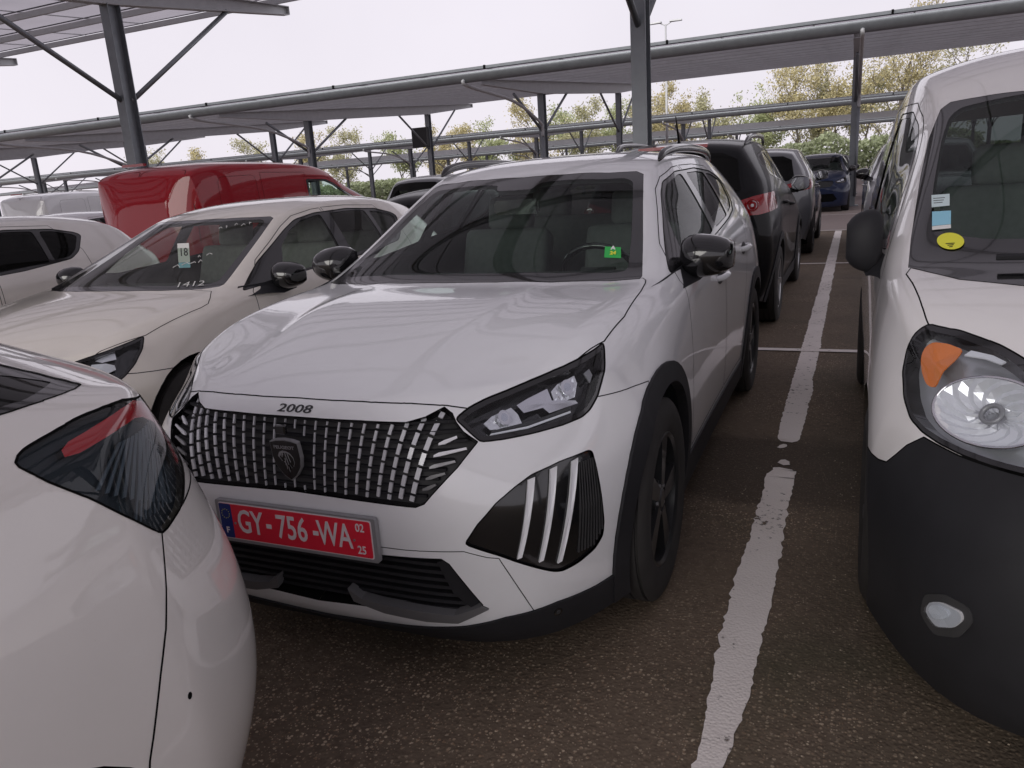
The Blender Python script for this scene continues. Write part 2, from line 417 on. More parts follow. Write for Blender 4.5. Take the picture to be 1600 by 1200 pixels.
class Shell:
    """a half body shell whose faces are sorted into parts by cutting outlines into it"""
    def __init__(s, bm):
        s.bm = bm; s.lay = bm.faces.layers.int.new('part'); s.lines = []; s.names = ['body']; s.info = {'body': {}}
        ref = bm.copy(); ref.normal_update(); ref.verts.ensure_lookup_table(); ref.faces.ensure_lookup_table()
        s.ref = ref; s.bvh = BVHTree.FromBMesh(ref)
    def normal_at(s, co):
        loc, nrm, idx, d = s.bvh.find_nearest(co)
        f = s.ref.faces[idx]; n = Vector()
        for v in f.verts: n += v.normal/((v.co-loc).length_squared+1e-7)
        return n.normalized()
    def hit(s, o, d):
        return s.bvh.ray_cast(Vector(o), Vector(d).normalized())
    def front(s, x, z):
        h = s.bvh.ray_cast(Vector((x, -5, z)), Vector((0, 1, 0))); return h[0], s.normal_at(h[0]) if h[0] else None
    def pid(s, name):
        if name not in s.names: s.names.append(name); s.info[name] = {}
        return s.names.index(name)
    def cut(s, poly, az, name, groove=0., flt=None, face=.05, only=None):
        """poly: (u, z) outline; az 0 front (u = x), 90 flank (u = y), 180 rear (u = -x), 'top' (x, y)"""
        bm = s.bm; bm.normal_update()
        if az == 'top': U, Vv, D = Vector((1, 0, 0)), Vector((0, 1, 0)), Vector((0, 0, -1))
        else: U, Vv, D = Vector((math.cos(rad(az)), math.sin(rad(az)), 0)), Vector((0, 0, 1)), Vector((-math.sin(rad(az)), math.cos(rad(az)), 0))
        onl = None if only is None else {s.pid(o) for o in ([only] if isinstance(only, str) else only)}
        def ok(f):
            if f.normal.dot(D) > -face: return False
            if onl is not None and f[s.lay] not in onl: return False
            return flt is None or flt(f.calc_center_median())
        N = len(poly)
        b0, b1 = min(q[0] for q in poly)-.004, max(q[0] for q in poly)+.004; c0, c1 = min(q[1] for q in poly)-.004, max(q[1] for q in poly)+.004
        def box(f):
            us = [v.co.dot(U) for v in f.verts]; vs = [v.co.dot(Vv) for v in f.verts]
            return min(us), max(us), min(vs), max(vs)
        cand = {}
        for f in bm.faces:
            p0 = f.verts[0].co; t0 = p0.dot(U)
            if t0 < b0-.3 or t0 > b1+.3: continue
            t0 = p0.dot(Vv)
            if t0 < c0-.3 or t0 > c1+.3: continue
            q = box(f)
            if q[1] < b0 or q[0] > b1 or q[3] < c0 or q[2] > c1 or not ok(f): continue
            cand[f] = q
        EPS = 4e-4
        for i in range(N):
            a, b = Vector(poly[i]), Vector(poly[(i+1) % N])
            if (b-a).length < 1e-6: continue
            m = .0015; l0, l1 = min(a[0], b[0])-m, min(a[1], b[1])-m; h0, h1 = max(a[0], b[0])+m, max(a[1], b[1])+m
            co = U*a[0]+Vv*a[1]; e = U*(b[0]-a[0])+Vv*(b[1]-a[1]); no = e.cross(D).normalized()
            sel = []
            for f, q in cand.items():
                if q[1] < l0 or q[0] > h0 or q[3] < l1 or q[2] > h1: continue
                ds = [(v.co-co).dot(no) for v in f.verts]
                if max(ds) < EPS or min(ds) > -EPS: continue
                sel.append(f)
            if not sel: continue
            new = split_faces(sel, co, no, EPS)
            for g in new:
                if g.is_valid: cand[g] = box(g)
        bm.normal_update(); p = s.pid(name); reg = []
        for f in cand:
            if not f.is_valid or not ok(f): continue
            c = f.calc_center_median()
            if inpoly(c.dot(U), c.dot(Vv), poly): reg.append(f)
        if groove: reg = s.groove(reg, groove)
        for f in reg: f[s.lay] = p
        return reg
    def groove(s, reg, w, dep=None):
        """remember the outline of a panel: a dark shut line is laid along it"""
        inner = set(reg); seg = []
        for f in reg:
            for l in f.loops:
                e = l.edge
                if len(e.link_faces) < 2: continue
                o = [x for x in e.link_faces if x is not f][0]
                if o in inner: continue
                seg.append((l.vert, l.link_loop_next.vert))
        s.lines.append(([(a.co.copy(), b.co.copy()) for a, b in seg], w)); return reg
    def shut_lines(s, root, mat='gap_black', name='panel_gap', lift=.0006):
        bm = bmesh.new()
        for seg, w in s.lines:
            key = lambda c: (round(c.x, 4), round(c.y, 4), round(c.z, 4)); side = {}; pos = {}; done = set()
            for a, b in seg:
                n = s.normal_at((a+b)/2); t = (b-a)
                if t.length < 1e-6: continue
                sd = n.cross(t.normalized())
                for c in (a, b): side[key(c)] = side.get(key(c), Vector()) + sd; pos[key(c)] = c
            vs = {}
            for sg in (1, -1):
                for k, v in side.items():
                    c = pos[k]; n = s.normal_at(c); d = v.normalized()*w/2
                    vs[sg, k] = [bm.verts.new(Vector((sg*q.x, q.y, q.z))) for q in (c+d+n*lift, c-d+n*lift)]
                for a, b in seg:
                    ka, kb = key(a), key(b)
                    if ka == kb or ka not in side or kb not in side: continue
                    A, B = vs[sg, ka], vs[sg, kb]
                    bm.faces.new((A[0], A[1], B[1], B[0]) if sg > 0 else (A[0], B[0], B[1], A[1]))
        o = obj(name, bm, mat, root); o['kind'] = 'stuff'; return o
    def delete(s, name):
        p = s.pid(name); bmesh.ops.delete(s.bm, geom=[f for f in s.bm.faces if f[s.lay] == p], context='FACES')
    def build(s, root, spec):
        """spec: part -> dict(mat, name, pair, off, thick, parent); returns {part: [objects]}"""
        out = {}; bm = s.bm; bm.normal_update()
        nrm = {v.index: s.normal_at(v.co) for v in bm.verts} if not bm.verts.index_update() else None
        for part in s.names:
            q = spec.get(part)
            if q is None: continue
            pid = s.names.index(part); fs = [f for f in bm.faces if f[s.lay] == pid]
            if not fs: continue
            vid = {}; co = []; nn = []; faces = []
            for f in fs:
                idx = []
                for v in f.verts:
                    if v.index not in vid:
                        vid[v.index] = len(co); n = nrm[v.index]; nn.append(n); co.append(v.co + n*q.get('off', 0.))
                    idx.append(vid[v.index])
                faces.append(idx)
            th = q.get('thick', 0.)
            if th:
                # closed plate: rim + back
                cnt = {}
                for f in faces:
                    for i in range(len(f)):
                        e = (f[i], f[(i+1) % len(f)]); cnt[e] = 1
                base = len(co); back = [c - n*th for c, n in zip(co, nn)]
                rim = [(b_, a_, base+a_, base+b_) for (a_, b_) in cnt if (b_, a_) not in cnt and not (co[a_].x < 1e-4 and co[b_].x < 1e-4)]
                co2 = co + back; nn2 = nn + nn; allf = faces + rim
                if q.get('back', True): allf = allf + [tuple(base+i for i in f[::-1]) for f in faces]
                nf = len(faces)
            else: co2, nn2, allf, nf = co, nn, faces, len(faces)
            def mk(sgn, both):
                C = list(co2); N = list(nn2); F = [tuple(f) for f in allf]; n0 = len(F)
                if both:
                    mp = {}; 
                    for i in range(len(co2)):
                        if abs(co2[i].x) < 1e-4: mp[i] = i
                        else: mp[i] = len(C); C.append(Vector((-co2[i].x, co2[i].y, co2[i].z))); N.append(Vector((-nn2[i].x, nn2[i].y, nn2[i].z)))
                    F += [tuple(mp[i] for i in f[::-1]) for f in F]
                elif sgn < 0:
                    C = [Vector((-c.x, c.y, c.z)) for c in C]; N = [Vector((-c.x, c.y, c.z)) for c in N]; F = [f[::-1] for f in F]
                me = bpy.data.meshes.new(part); me.from_pydata(C, [], F)
                sm = [False]*len(F)
                for i in range(len(F)):
                    j = i % n0; sm[i] = (j < nf) or (th and j >= nf + (len(rim) if th else 0))
                me.polygons.foreach_set('use_smooth', sm); me.update()
                if q.get('smooth', True):
                    ln = []
                    for p_ in me.polygons:
                        if sm[p_.index] and (p_.index % n0) < nf:
                            ln += [N[me.loops[k].vertex_index] for k in p_.loop_indices]
                        else: ln += [Vector((0, 0, 0))]*p_.loop_total
                    me.normals_split_custom_set(ln)
                return link_mesh(q.get('name', part), me, q['mat'], root if not q.get('parent') else out[q['parent']][0])
            if q.get('pair'):
                out[part] = [mk(1, False)]
                if q.get('pair') != 'one': out[part].append(mk(-1, False))
            else: out[part] = [mk(1, True)]
        return out
    def patch(s, poly, az, off, name, mat, parent, thick=.002, mirror=False, sub=0):
        """small plate lying on the shell surface: outline poly in the az projection, moved off along the normal"""
        U, D = Vector((math.cos(rad(az)), math.sin(rad(az)), 0)), Vector((-math.sin(rad(az)), math.cos(rad(az)), 0))
        pts = []
        for u, v in poly:
            h = s.bvh.ray_cast(U*u + Vector((0, 0, v)) - D*4, D)
            if h[0] is None: continue
            n = s.normal_at(h[0]); pts.append((h[0], n))
        bm = bmesh.new(); sg = -1 if mirror else 1
        f = lambda p: Vector((p.x*sg, p.y, p.z))
        A = [bm.verts.new(f(p+n*off)) for p, n in pts]; B = [bm.verts.new(f(p+n*(off-thick))) for p, n in pts]; N = len(pts)
        cu, cv = sum(q[0] for q in poly)/len(poly), sum(q[1] for q in poly)/len(poly); hc = None
        ar = [(poly[k][0]-cu)*(poly[(k+1) % len(poly)][1]-cv)-(poly[(k+1) % len(poly)][0]-cu)*(poly[k][1]-cv) for k in range(len(poly))]
        if (min(ar) > -1e-9 or max(ar) < 1e-9) and N == len(poly):   # follow the curve of the shell in the middle too
            hc = s.bvh.ray_cast(U*cu + Vector((0, 0, cv)) - D*4, D)[0]
        if hc is not None:
            nc_ = s.normal_at(hc); ca, cb = bm.verts.new(f(hc+nc_*off)), bm.verts.new(f(hc+nc_*(off-thick)))
            for k in range(N): bm.faces.new((A[k], A[(k+1) % N], ca)); bm.faces.new((B[(k+1) % N], B[k], cb))
        else: bm.faces.new(A); bm.faces.new(B[::-1])
        for k in range(N): bm.faces.new((A[(k+1) % N], A[k], B[k], B[(k+1) % N]))
        bmesh.ops.triangulate(bm, faces=[x for x in bm.faces if len(x.verts) > 4])
        if mirror: bmesh.ops.reverse_faces(bm, faces=bm.faces[:])
        bmesh.ops.recalc_face_normals(bm, faces=bm.faces)
        return obj(name, bm, mat, parent)
    def liner(s, root, skip, y0, y1, floor=.34, zmin=.0):
        """dark trim lining the inside of the cabin, with floor and bulkheads"""
        bm = bmesh.new(); vid = {}; sk = {s.names.index(k) for k in skip if k in s.names}
        def V(co):
            k = (round(co.x, 4), round(co.y, 4), round(co.z, 4))
            if k not in vid: vid[k] = bm.verts.new(co)
            return vid[k]
        for f in s.bm.faces:
            c = f.calc_center_median()
            if f[s.lay] in sk or c.y < y0 or c.y > y1 or c.z < zmin: continue
            cs = [v.co - s.normal_at(v.co)*.022 for v in f.verts]
            for sg in (1, -1):
                vs = [V(Vector((c_.x*sg, c_.y, c_.z))) for c_ in cs]
                if len(set(vs)) < 3: continue
                try: bm.faces.new(vs[::-sg])
                except ValueError: pass
        add_box(bm, (0, (y0+y1)/2, floor), (1.56, y1-y0-.1, .03))
        add_box(bm, (0, y0+.06, floor+.28), (1.46, .03, .56))
        return obj('interior_trim', bm, 'interior', root)
def wheel(name, root, x, y, R=.335, w=.215, rim=.225, spokes=5, rim_mat='alloy_dark', style='split', side=1):
    """tyre with tread grooves and a spoked rim; side +1 means the outer face looks towards +x"""
    t = empty(name); t.parent = root; t.location = (x, y, R); 
    if side < 0: t.rotation_euler = (0, 0, math.pi)
    bm = bmesh.new(); h = w/2
    # outer face at local x = 0, body runs inwards (negative x)
    prof = [(rim-.012, -w*.9), (rim, -w), (rim+.03, -w-.008), (R-.03, -w-.004), (R-.008, -w+.012)]
    for k in range(4):
        a = -w+.02 + k*(w-.04)/4; b = a+(w-.04)/4
        prof += [(R, a+.003), (R, b-.006), (R-.009, b-.005), (R-.009, b+.001)]
    prof += [(R-.001, -.016), (R-.010, -.006), (R-.03, .004), (rim+.055, .009), (rim+.045, .006), (rim+.03, .007), (rim+.008, -.002), (rim, -.006), (rim-.01, -.02)]
    add_lathe(bm, prof, 56)
    obj('tyre', bm, 'rubber', t, ang=35)
    bm = bmesh.new()
    add_lathe(bm, [(rim+.004, -.008), (rim-.006, -.004), (rim-.016, -.012), (rim-.022, -.10), (rim-.03, -w+.02)], 48)
    for k in range(spokes):
        a0 = 2*math.pi*k/spokes
        if style == 'split':
            for da, wd in ((-.13, .030), (.13, .030)):
                a, b = a0+da*.5, a0+da*1.6
                p0 = Vector((-.03, .05*math.cos(a), .05*math.sin(a))); p1 = Vector((-.012, (rim-.012)*math.cos(b), (rim-.012)*math.sin(b)))
                add_bar(bm, p0, p1, wd, .028, up=(1, 0, 0))
        elif style == 'wide':
            p = [(.05, -.5), (.05, .5), (rim-.01, .26), (rim-.01, -.16)]
            add_prism(bm, [(r*math.cos(a0+a*.9), r*math.sin(a0+a*.9)) for r, a in p], -.045, -.014, lambda u, v, d: Vector((d, u, v)))
        else:
            p0 = Vector((-.03, .05*math.cos(a0), .05*math.sin(a0))); p1 = Vector((-.015, (rim-.012)*math.cos(a0), (rim-.012)*math.sin(a0)))
            add_bar(bm, p0, p1, .045, .03, up=(1, 0, 0))
    add_lathe(bm, [(.0001, -.012), (.03, -.012), (.034, -.018), (.066, -.024), (.07, -.05)], 24)
    ri = obj('rim', bm, rim_mat, t, ang=40)
    bm = bmesh.new(); add_lathe(bm, [(.0001, -.13), (.15, -.13), (.155, -.14), (.155, -.155)], 32); obj('brake_disc', bm, 'satin_grey', t, ang=40)
    for k in range(5):
        a = 2*math.pi*(k+.5)/5; bm = bmesh.new(); add_lathe(bm, [(.0001, -.016), (.007, -.016), (.009, -.03)], 6)
        for v in bm.verts: v.co.y += .05*math.cos(a); v.co.z += .05*math.sin(a)
        obj('wheel_nut', bm, 'satin_grey', ri)
    return t
def wheel_well(root, y, z=.34, r=.40, x0=.50, x1=.80):
    for s in (1, -1):
        bm = bmesh.new(); add_lathe(bm, [(r, x1), (r, x0), (.001, x0)], 28)
        for v in bm.verts: v.co.x *= s; v.co.y += y; v.co.z += z
        bmesh.ops.delete(bm, geom=[v for v in bm.verts if v.co.z < .16], context='VERTS')
        obj('wheel_arch_liner', bm, 'gap_black', root, smooth=True)
def underbody(root, y0, y1, w=.8, z=.2):
    bm = bmesh.new(); add_box(bm, (0, (y0+y1)/2, z+.05), (2*w, y1-y0, .06)); obj('underbody', bm, 'gap_black', root)
def seat(root, x, y, z=.50, mat='seat_cloth', wid=.50, bench=False, height=.62):
    t = empty('seat'); t.parent = root; t.location = (x, y, z)
    def pad(name, c, s, tilt):
        bm = bmesh.new(); bmesh.ops.create_cube(bm, size=1)
        for v in bm.verts: v.co = Vector((v.co.x*s[0], v.co.y*s[1], v.co.z*s[2]))
        bmesh.ops.bevel(bm, geom=bm.edges[:], offset=.05, segments=3, affect='EDGES', profile=.6)
        R_ = Matrix.Rotation(rad(tilt), 4, 'X')
        for v in bm.verts: v.co = R_ @ v.co + Vector(c)
        return obj(name, bm, mat, t, smooth=True)
    pad('cushion', (0, -.1, 0), (wid, .52, .16), 8); pad('backrest', (0, .24, .32), (wid, .15, height), -20)
    for hx in ([-wid/3, wid/3] if bench else [0]): pad('headrest', (hx, .385, .70), (.26, .12, .19), -14)
    return t
def dashboard(root, y, z=.92, w=1.36, mat='interior', lhd=1, depth=.55, wheel_dx=.36):
    bm = bmesh.new()
    prof = [(-.28, -.02), (-.05, .03), (.12, .035), (.20, .0), (.24, -.10), (.20, -.30), (.10, -.42), (-.28, -.42)]
    loft(bm, [[(sx*w/2, y+a*depth/.5, z+b) for a, b in prof] for sx in (-1, -.5, 0, .5, 1)])
    d = obj('dashboard', bm, mat, root, ang=40)
    t = empty('steering_wheel'); t.parent = root; t.location = (wheel_dx*lhd, y+.38, z-.02); t.rotation_euler = (rad(-62), 0, 0)
    bm = bmesh.new(); n = 28; add_tube(bm, [(.175*math.cos(2*math.pi*k/n), .165*math.sin(2*math.pi*k/n), 0) for k in range(n+1)], .015, 8, caps=False); obj('rim', bm, 'gloss_black', t, smooth=True)
    bm = bmesh.new(); add_box(bm, (0, 0, -.02), (.16, .10, .04)); add_box(bm, (0, -.0, -.02), (.34, .03, .02)); obj('hub', bm, mat, t)
    return d
# ---------------------------------------------------------------- ground, markings, canopies, trees
def ground_material():
    m, n, l, b = newmat('asphalt')
    t = n.new('ShaderNodeTexCoord'); P = t.outputs['Object']
    def noise(sc, det=5, ro=.55, dist=0.):
        z = n.new('ShaderNodeTexNoise'); z.inputs['Scale'].default_value = sc; z.inputs['Detail'].default_value = det; z.inputs['Roughness'].default_value = ro; z.inputs['Distortion'].default_value = dist
        l.new(P, z.inputs['Vector']); return z.outputs['Fac']
    def mr(v, a, b_, c=0., d=1.):
        r = n.new('ShaderNodeMapRange'); r.inputs['From Min'].default_value = a; r.inputs['From Max'].default_value = b_; r.inputs['To Min'].default_value = c; r.inputs['To Max'].default_value = d; l.new(v, r.inputs['Value']); return r.outputs[0]
    def mixc(f, A, B):
        x = n.new('ShaderNodeMix'); x.data_type = 'RGBA'; l.new(f, x.inputs['Factor'])
        for k, v in (('A', A), ('B', B)):
            if isinstance(v, tuple): x.inputs[k].default_value = (*v, 1)
            else: l.new(v, x.inputs[k])
        return x.outputs['Result']
    def math_(op, a, b_):
        x = n.new('ShaderNodeMath'); x.operation = op; x.use_clamp = False
        for i, v in enumerate((a, b_)):
            if isinstance(v, (int, float)): x.inputs[i].default_value = v
            else: l.new(v, x.inputs[i])
        return x.outputs[0]
    # stones of the surface dressing: two sizes of cells, only some of them bare and pale
    v1 = n.new('ShaderNodeTexVoronoi'); v1.inputs['Scale'].default_value = 78; l.new(P, v1.inputs['Vector'])
    v2 = n.new('ShaderNodeTexVoronoi'); v2.inputs['Scale'].default_value = 150; l.new(P, v2.inputs['Vector'])
    s1 = n.new('ShaderNodeSeparateColor'); l.new(v1.outputs['Color'], s1.inputs[0]); s2 = n.new('ShaderNodeSeparateColor'); l.new(v2.outputs['Color'], s2.inputs[0])
    worn = mr(noise(.9, 6, .6, .4), .40, .62)          # where tyres have polished the bitumen off the stones
    sy_ = n.new('ShaderNodeSeparateXYZ'); l.new(P, sy_.inputs[0]); wob = math_('MULTIPLY', noise(3.5, 4), .35); yy = math_('ADD', sy_.outputs['Y'], wob)
    band = math_('MULTIPLY', mr(yy, 1.02, 1.12), mr(yy, 1.98, 1.86)); worn = math_('MULTIPLY', worn, mr(band, 0, 1, 1., .05))       # old trench reinstated across the bays
    xx = math_('ADD', sy_.outputs['X'], math_('MULTIPLY', noise(2.5, 5), .8)); rgt = mr(xx, 1.62, 1.85); worn = math_('MULTIPLY', worn, mr(rgt, 0, 1, 1., .25))
    stone1 = math_('MULTIPLY', mr(s1.outputs[0], .62, .66), mr(v1.outputs['Distance'], .42, .30)); stone2 = math_('MULTIPLY', mr(s2.outputs[0], .70, .74), mr(v2.outputs['Distance'], .42, .30))
    stone = math_('MAXIMUM', math_('MULTIPLY', stone1, mr(worn, 0, 1, .12, 1.)), math_('MULTIPLY', stone2, mr(worn, 0, 1, .25, .9)))
    base = mixc(mr(noise(1.6, 7, .65), .35, .7), (.085, .063, .045), (.15, .112, .080))
    base = mixc(mr(noise(30, 4), .3, .75), base, (.17, .13, .094))
    col = mixc(s1.outputs[1], (.34, .265, .185), (.64, .53, .39)); col = mixc(mr(s2.outputs[2], .5, .9), col, (.30, .20, .13))
    base = mixc(math_('MULTIPLY', band, .75), base, (.058, .044, .033)); base = mixc(math_('MULTIPLY', rgt, .35), base, (.060, .052, .036))
    out = mixc(stone, base, col)
    moss = math_('MULTIPLY', mr(noise(1.1, 5, .6), .56, .72), .45); out = mixc(moss, out, (.062, .062, .034))
    oil = math_('MULTIPLY', mr(noise(.7, 4, .5), .62, .74), .55); out = mixc(oil, out, (.040, .032, .027))
    # the drive aisles beyond the third row are paler, worn bare
    sx = n.new('ShaderNodeSeparateXYZ'); l.new(P, sx.inputs[0]); far = mr(sx.outputs['Y'], 15.35, 15.5, 0, .75); out = mixc(far, out, (.30, .25, .24))
    l.new(out, b.inputs['Base Color']); b.inputs['Roughness'].default_value = .82; b.inputs['Specular IOR Level'].default_value = .3
    h = math_('ADD', math_('MULTIPLY', mr(v1.outputs['Distance'], .0, .6, 1, 0), .6), noise(60, 3))
    bp = n.new('ShaderNodeBump'); bp.inputs['Strength'].default_value = .55; bp.inputs['Distance'].default_value = .006; l.new(h, bp.inputs['Height']); l.new(bp.outputs['Normal'], b.inputs['Normal'])
    return m
ground_material()
bm = bmesh.new(); bmesh.ops.create_grid(bm, x_segments=1, y_segments=1, size=900); tag(obj('ground', bm, 'asphalt'), kind='structure')
def line_material():
    m, n, l, b = newmat('road_paint'); out = n['Material Output']
    t = n.new('ShaderNodeTexCoord')
    z = n.new('ShaderNodeTexNoise'); z.inputs['Scale'].default_value = 26; z.inputs['Detail'].default_value = 8; z.inputs['Roughness'].default_value = .7; l.new(t.outputs['Object'], z.inputs['Vector'])
    z2 = n.new('ShaderNodeTexNoise'); z2.inputs['Scale'].default_value = 2.0; z2.inputs['Detail'].default_value = 5; l.new(t.outputs['Object'], z2.inputs['Vector'])
    v = n.new('ShaderNodeTexVoronoi'); v.inputs['Scale'].default_value = 105; l.new(t.outputs['Object'], v.inputs['Vector'])
    x = n.new('ShaderNodeMix'); x.data_type = 'RGBA'; x.inputs['A'].default_value = (.90, .85, .81, 1); x.inputs['B'].default_value = (.66, .60, .56, 1); l.new(z2.outputs['Fac'], x.inputs['Factor'])
    l.new(x.outputs['Result'], b.inputs['Base Color']); b.inputs['Roughness'].default_value = .75
    bp = n.new('ShaderNodeBump'); bp.inputs['Strength'].default_value = .45; bp.inputs['Distance'].default_value = .004; l.new(v.outputs['Distance'], bp.inputs['Height']); bp.invert = True; l.new(bp.outputs['Normal'], b.inputs['Normal'])
    a = n.new('ShaderNodeMath'); a.operation = 'ADD'; l.new(z.outputs['Fac'], a.inputs[0]); m2 = n.new('ShaderNodeMath'); m2.operation = 'MULTIPLY'; m2.inputs[1].default_value = .45; l.new(z2.outputs['Fac'], m2.inputs[0]); l.new(m2.outputs[0], a.inputs[1])
    r = n.new('ShaderNodeMapRange'); r.inputs['From Min'].default_value = .83; r.inputs['From Max'].default_value = .92; l.new(a.outputs[0], r.inputs['Value'])
    tr = n.new('ShaderNodeBsdfTransparent'); mx_ = n.new('ShaderNodeMixShader'); l.new(r.outputs[0], mx_.inputs['Fac']); l.new(b.outputs[0], mx_.inputs[1]); l.new(tr.outputs[0], mx_.inputs[2]); l.new(mx_.outputs[0], out.inputs['Surface'])
    return m
line_material()
def paint_line(pts, seed=0, rag=.006, z=.004):
    """painted stripe along points (x, y, width) with ragged worn edges"""
    bm = bmesh.new(); prev = None; run = 0.
    for (x0, y0, w0), (x1, y1, w1) in zip(pts, pts[1:]):
        a, b = Vector((x0, y0)), Vector((x1, y1)); d = b-a; L = d.length; d.normalize(); s = Vector((-d.y, d.x)); n = max(2, int(L/.02))
        for i in range(n+1):
            t = L*i/n; c = a+d*t; w = w0+(w1-w0)*i/n; q = []
            for k in (-1, 1):
                T = run+t; o = w/2 + rag*noise.noise((T*3+seed*7.3, k*3.1, seed)) + rag*.8*noise.noise((T*19, k*5, seed+4)) + rag*.6*noise.noise((T*55, k*9, seed+2)); q.append(bm.verts.new((c.x+s.x*k*max(o, .004), c.y+s.y*k*max(o, .004), z)))
            if prev: bm.faces.new((prev[0], prev[1], q[1], q[0]))
            prev = q
        run += L
    return tag(obj('parking_line', bm, 'road_paint'), kind='structure')
LX = 1.145
paint_line([(LX-.02, -1.02, .01), (LX-.01, -.86, .05), (LX, -.62, .075), (LX, -.42, .105), (LX, .1, .135), (LX, .74, .120), (LX+.005, .95, .115), (LX, 1.2, .125), (LX+.015, 1.30, .105), (LX+.02, 1.315, .06)], 3, .013)
paint_line([(LX+.02, 1.365, .03), (LX+.005, 1.40, .06), (LX-.01, 1.43, .02)], 9, .016)
paint_line([(LX-.04, 1.60, .01), (LX-.02, 1.635, .035), (LX-.01, 1.66, .012)], 12, .014)
paint_line([(LX-.01, 1.70, .06), (LX-.005, 1.73, .11), (LX, 2.1, .125), (LX, 2.6, .135), (LX, 3.1, .125), (LX, 3.72, .13), (LX, 6, .13), (LX, 15.3, .13)], 5, .010)
for Y in (3.87, 9.53, 15.42, 20.8): paint_line([(-20, Y, .085), (9, Y, .085)], int(Y), z=.0075)
for k in (-3, -2, -1, 1, 2): paint_line([(1.145+2.575*k, -1.4, .12), (1.145+2.575*k, 15.3, .12)], k+40)

rnd = random.Random(11); bm = bmesh.new()
for i in range(1500):
    x, y = rnd.uniform(-.6, 2.4), rnd.uniform(-1.6, 3.5); r = rnd.uniform(.0015, .0045)*(1.6 if rnd.random() < .06 else 1)
    vs = [bm.verts.new((x+r*a*rnd.uniform(.6, 1.2), y+r*b*rnd.uniform(.6, 1.2), r*.7*c+r*.4)) for a, b, c in ((1, 0, 0), (0, 1, 0), (-1, 0, 0), (0, -1, 0), (0, 0, 1))]
    for k in range(4): bm.faces.new((vs[k], vs[(k+1) % 4], vs[4]))
simple('grit_stone', (.34, .28, .21), .85, grain=.5, gscale=30)
tag(obj('grit', bm, 'grit_stone'), 'loose grit and small stones scattered over the parking bay', 'grit', kind='stuff')
simple('galv_steel', (.26, .28, .30), .42, metal=.55, grain=.18, gscale=6)
simple('galv_light', (.52, .53, .54), .5, metal=.15, grain=.12, gscale=6)
simple('panel_back', (.33, .34, .36), .55, grain=.15, gscale=2)
def solar_material():
    # glass-glass modules: even translucency added to brighten the cars and ground below
    m, n, l, b = newmat('solar_glass'); b.inputs['Base Color'].default_value = (.10, .10, .115, 1); b.inputs['Roughness'].default_value = .35
    t = n.new('ShaderNodeTexCoord'); z = n.new('ShaderNodeTexNoise'); z.inputs['Scale'].default_value = .8; z.inputs['Detail'].default_value = 3; l.new(t.outputs['Object'], z.inputs['Vector'])
    x = n.new('ShaderNodeMix'); x.data_type = 'RGBA'; x.inputs['A'].default_value = (.50, .48, .53, 1); x.inputs['B'].default_value = (.66, .63, .69, 1); l.new(z.outputs['Fac'], x.inputs['Factor'])
    tr = n.new('ShaderNodeBsdfTranslucent'); l.new(x.outputs['Result'], tr.inputs['Color']); ms = n.new('ShaderNodeMixShader'); ms.inputs['Fac'].default_value = .46
    l.new(b.outputs[0], ms.inputs[1]); l.new(tr.outputs[0], ms.inputs[2]); l.new(ms.outputs[0], n['Material Output'].inputs['Surface'])
solar_material()
simple('frame_alu', (.5, .51, .52), .35, metal=.7)
YG0, PITCH, SL = -6.85, 25.72, .076
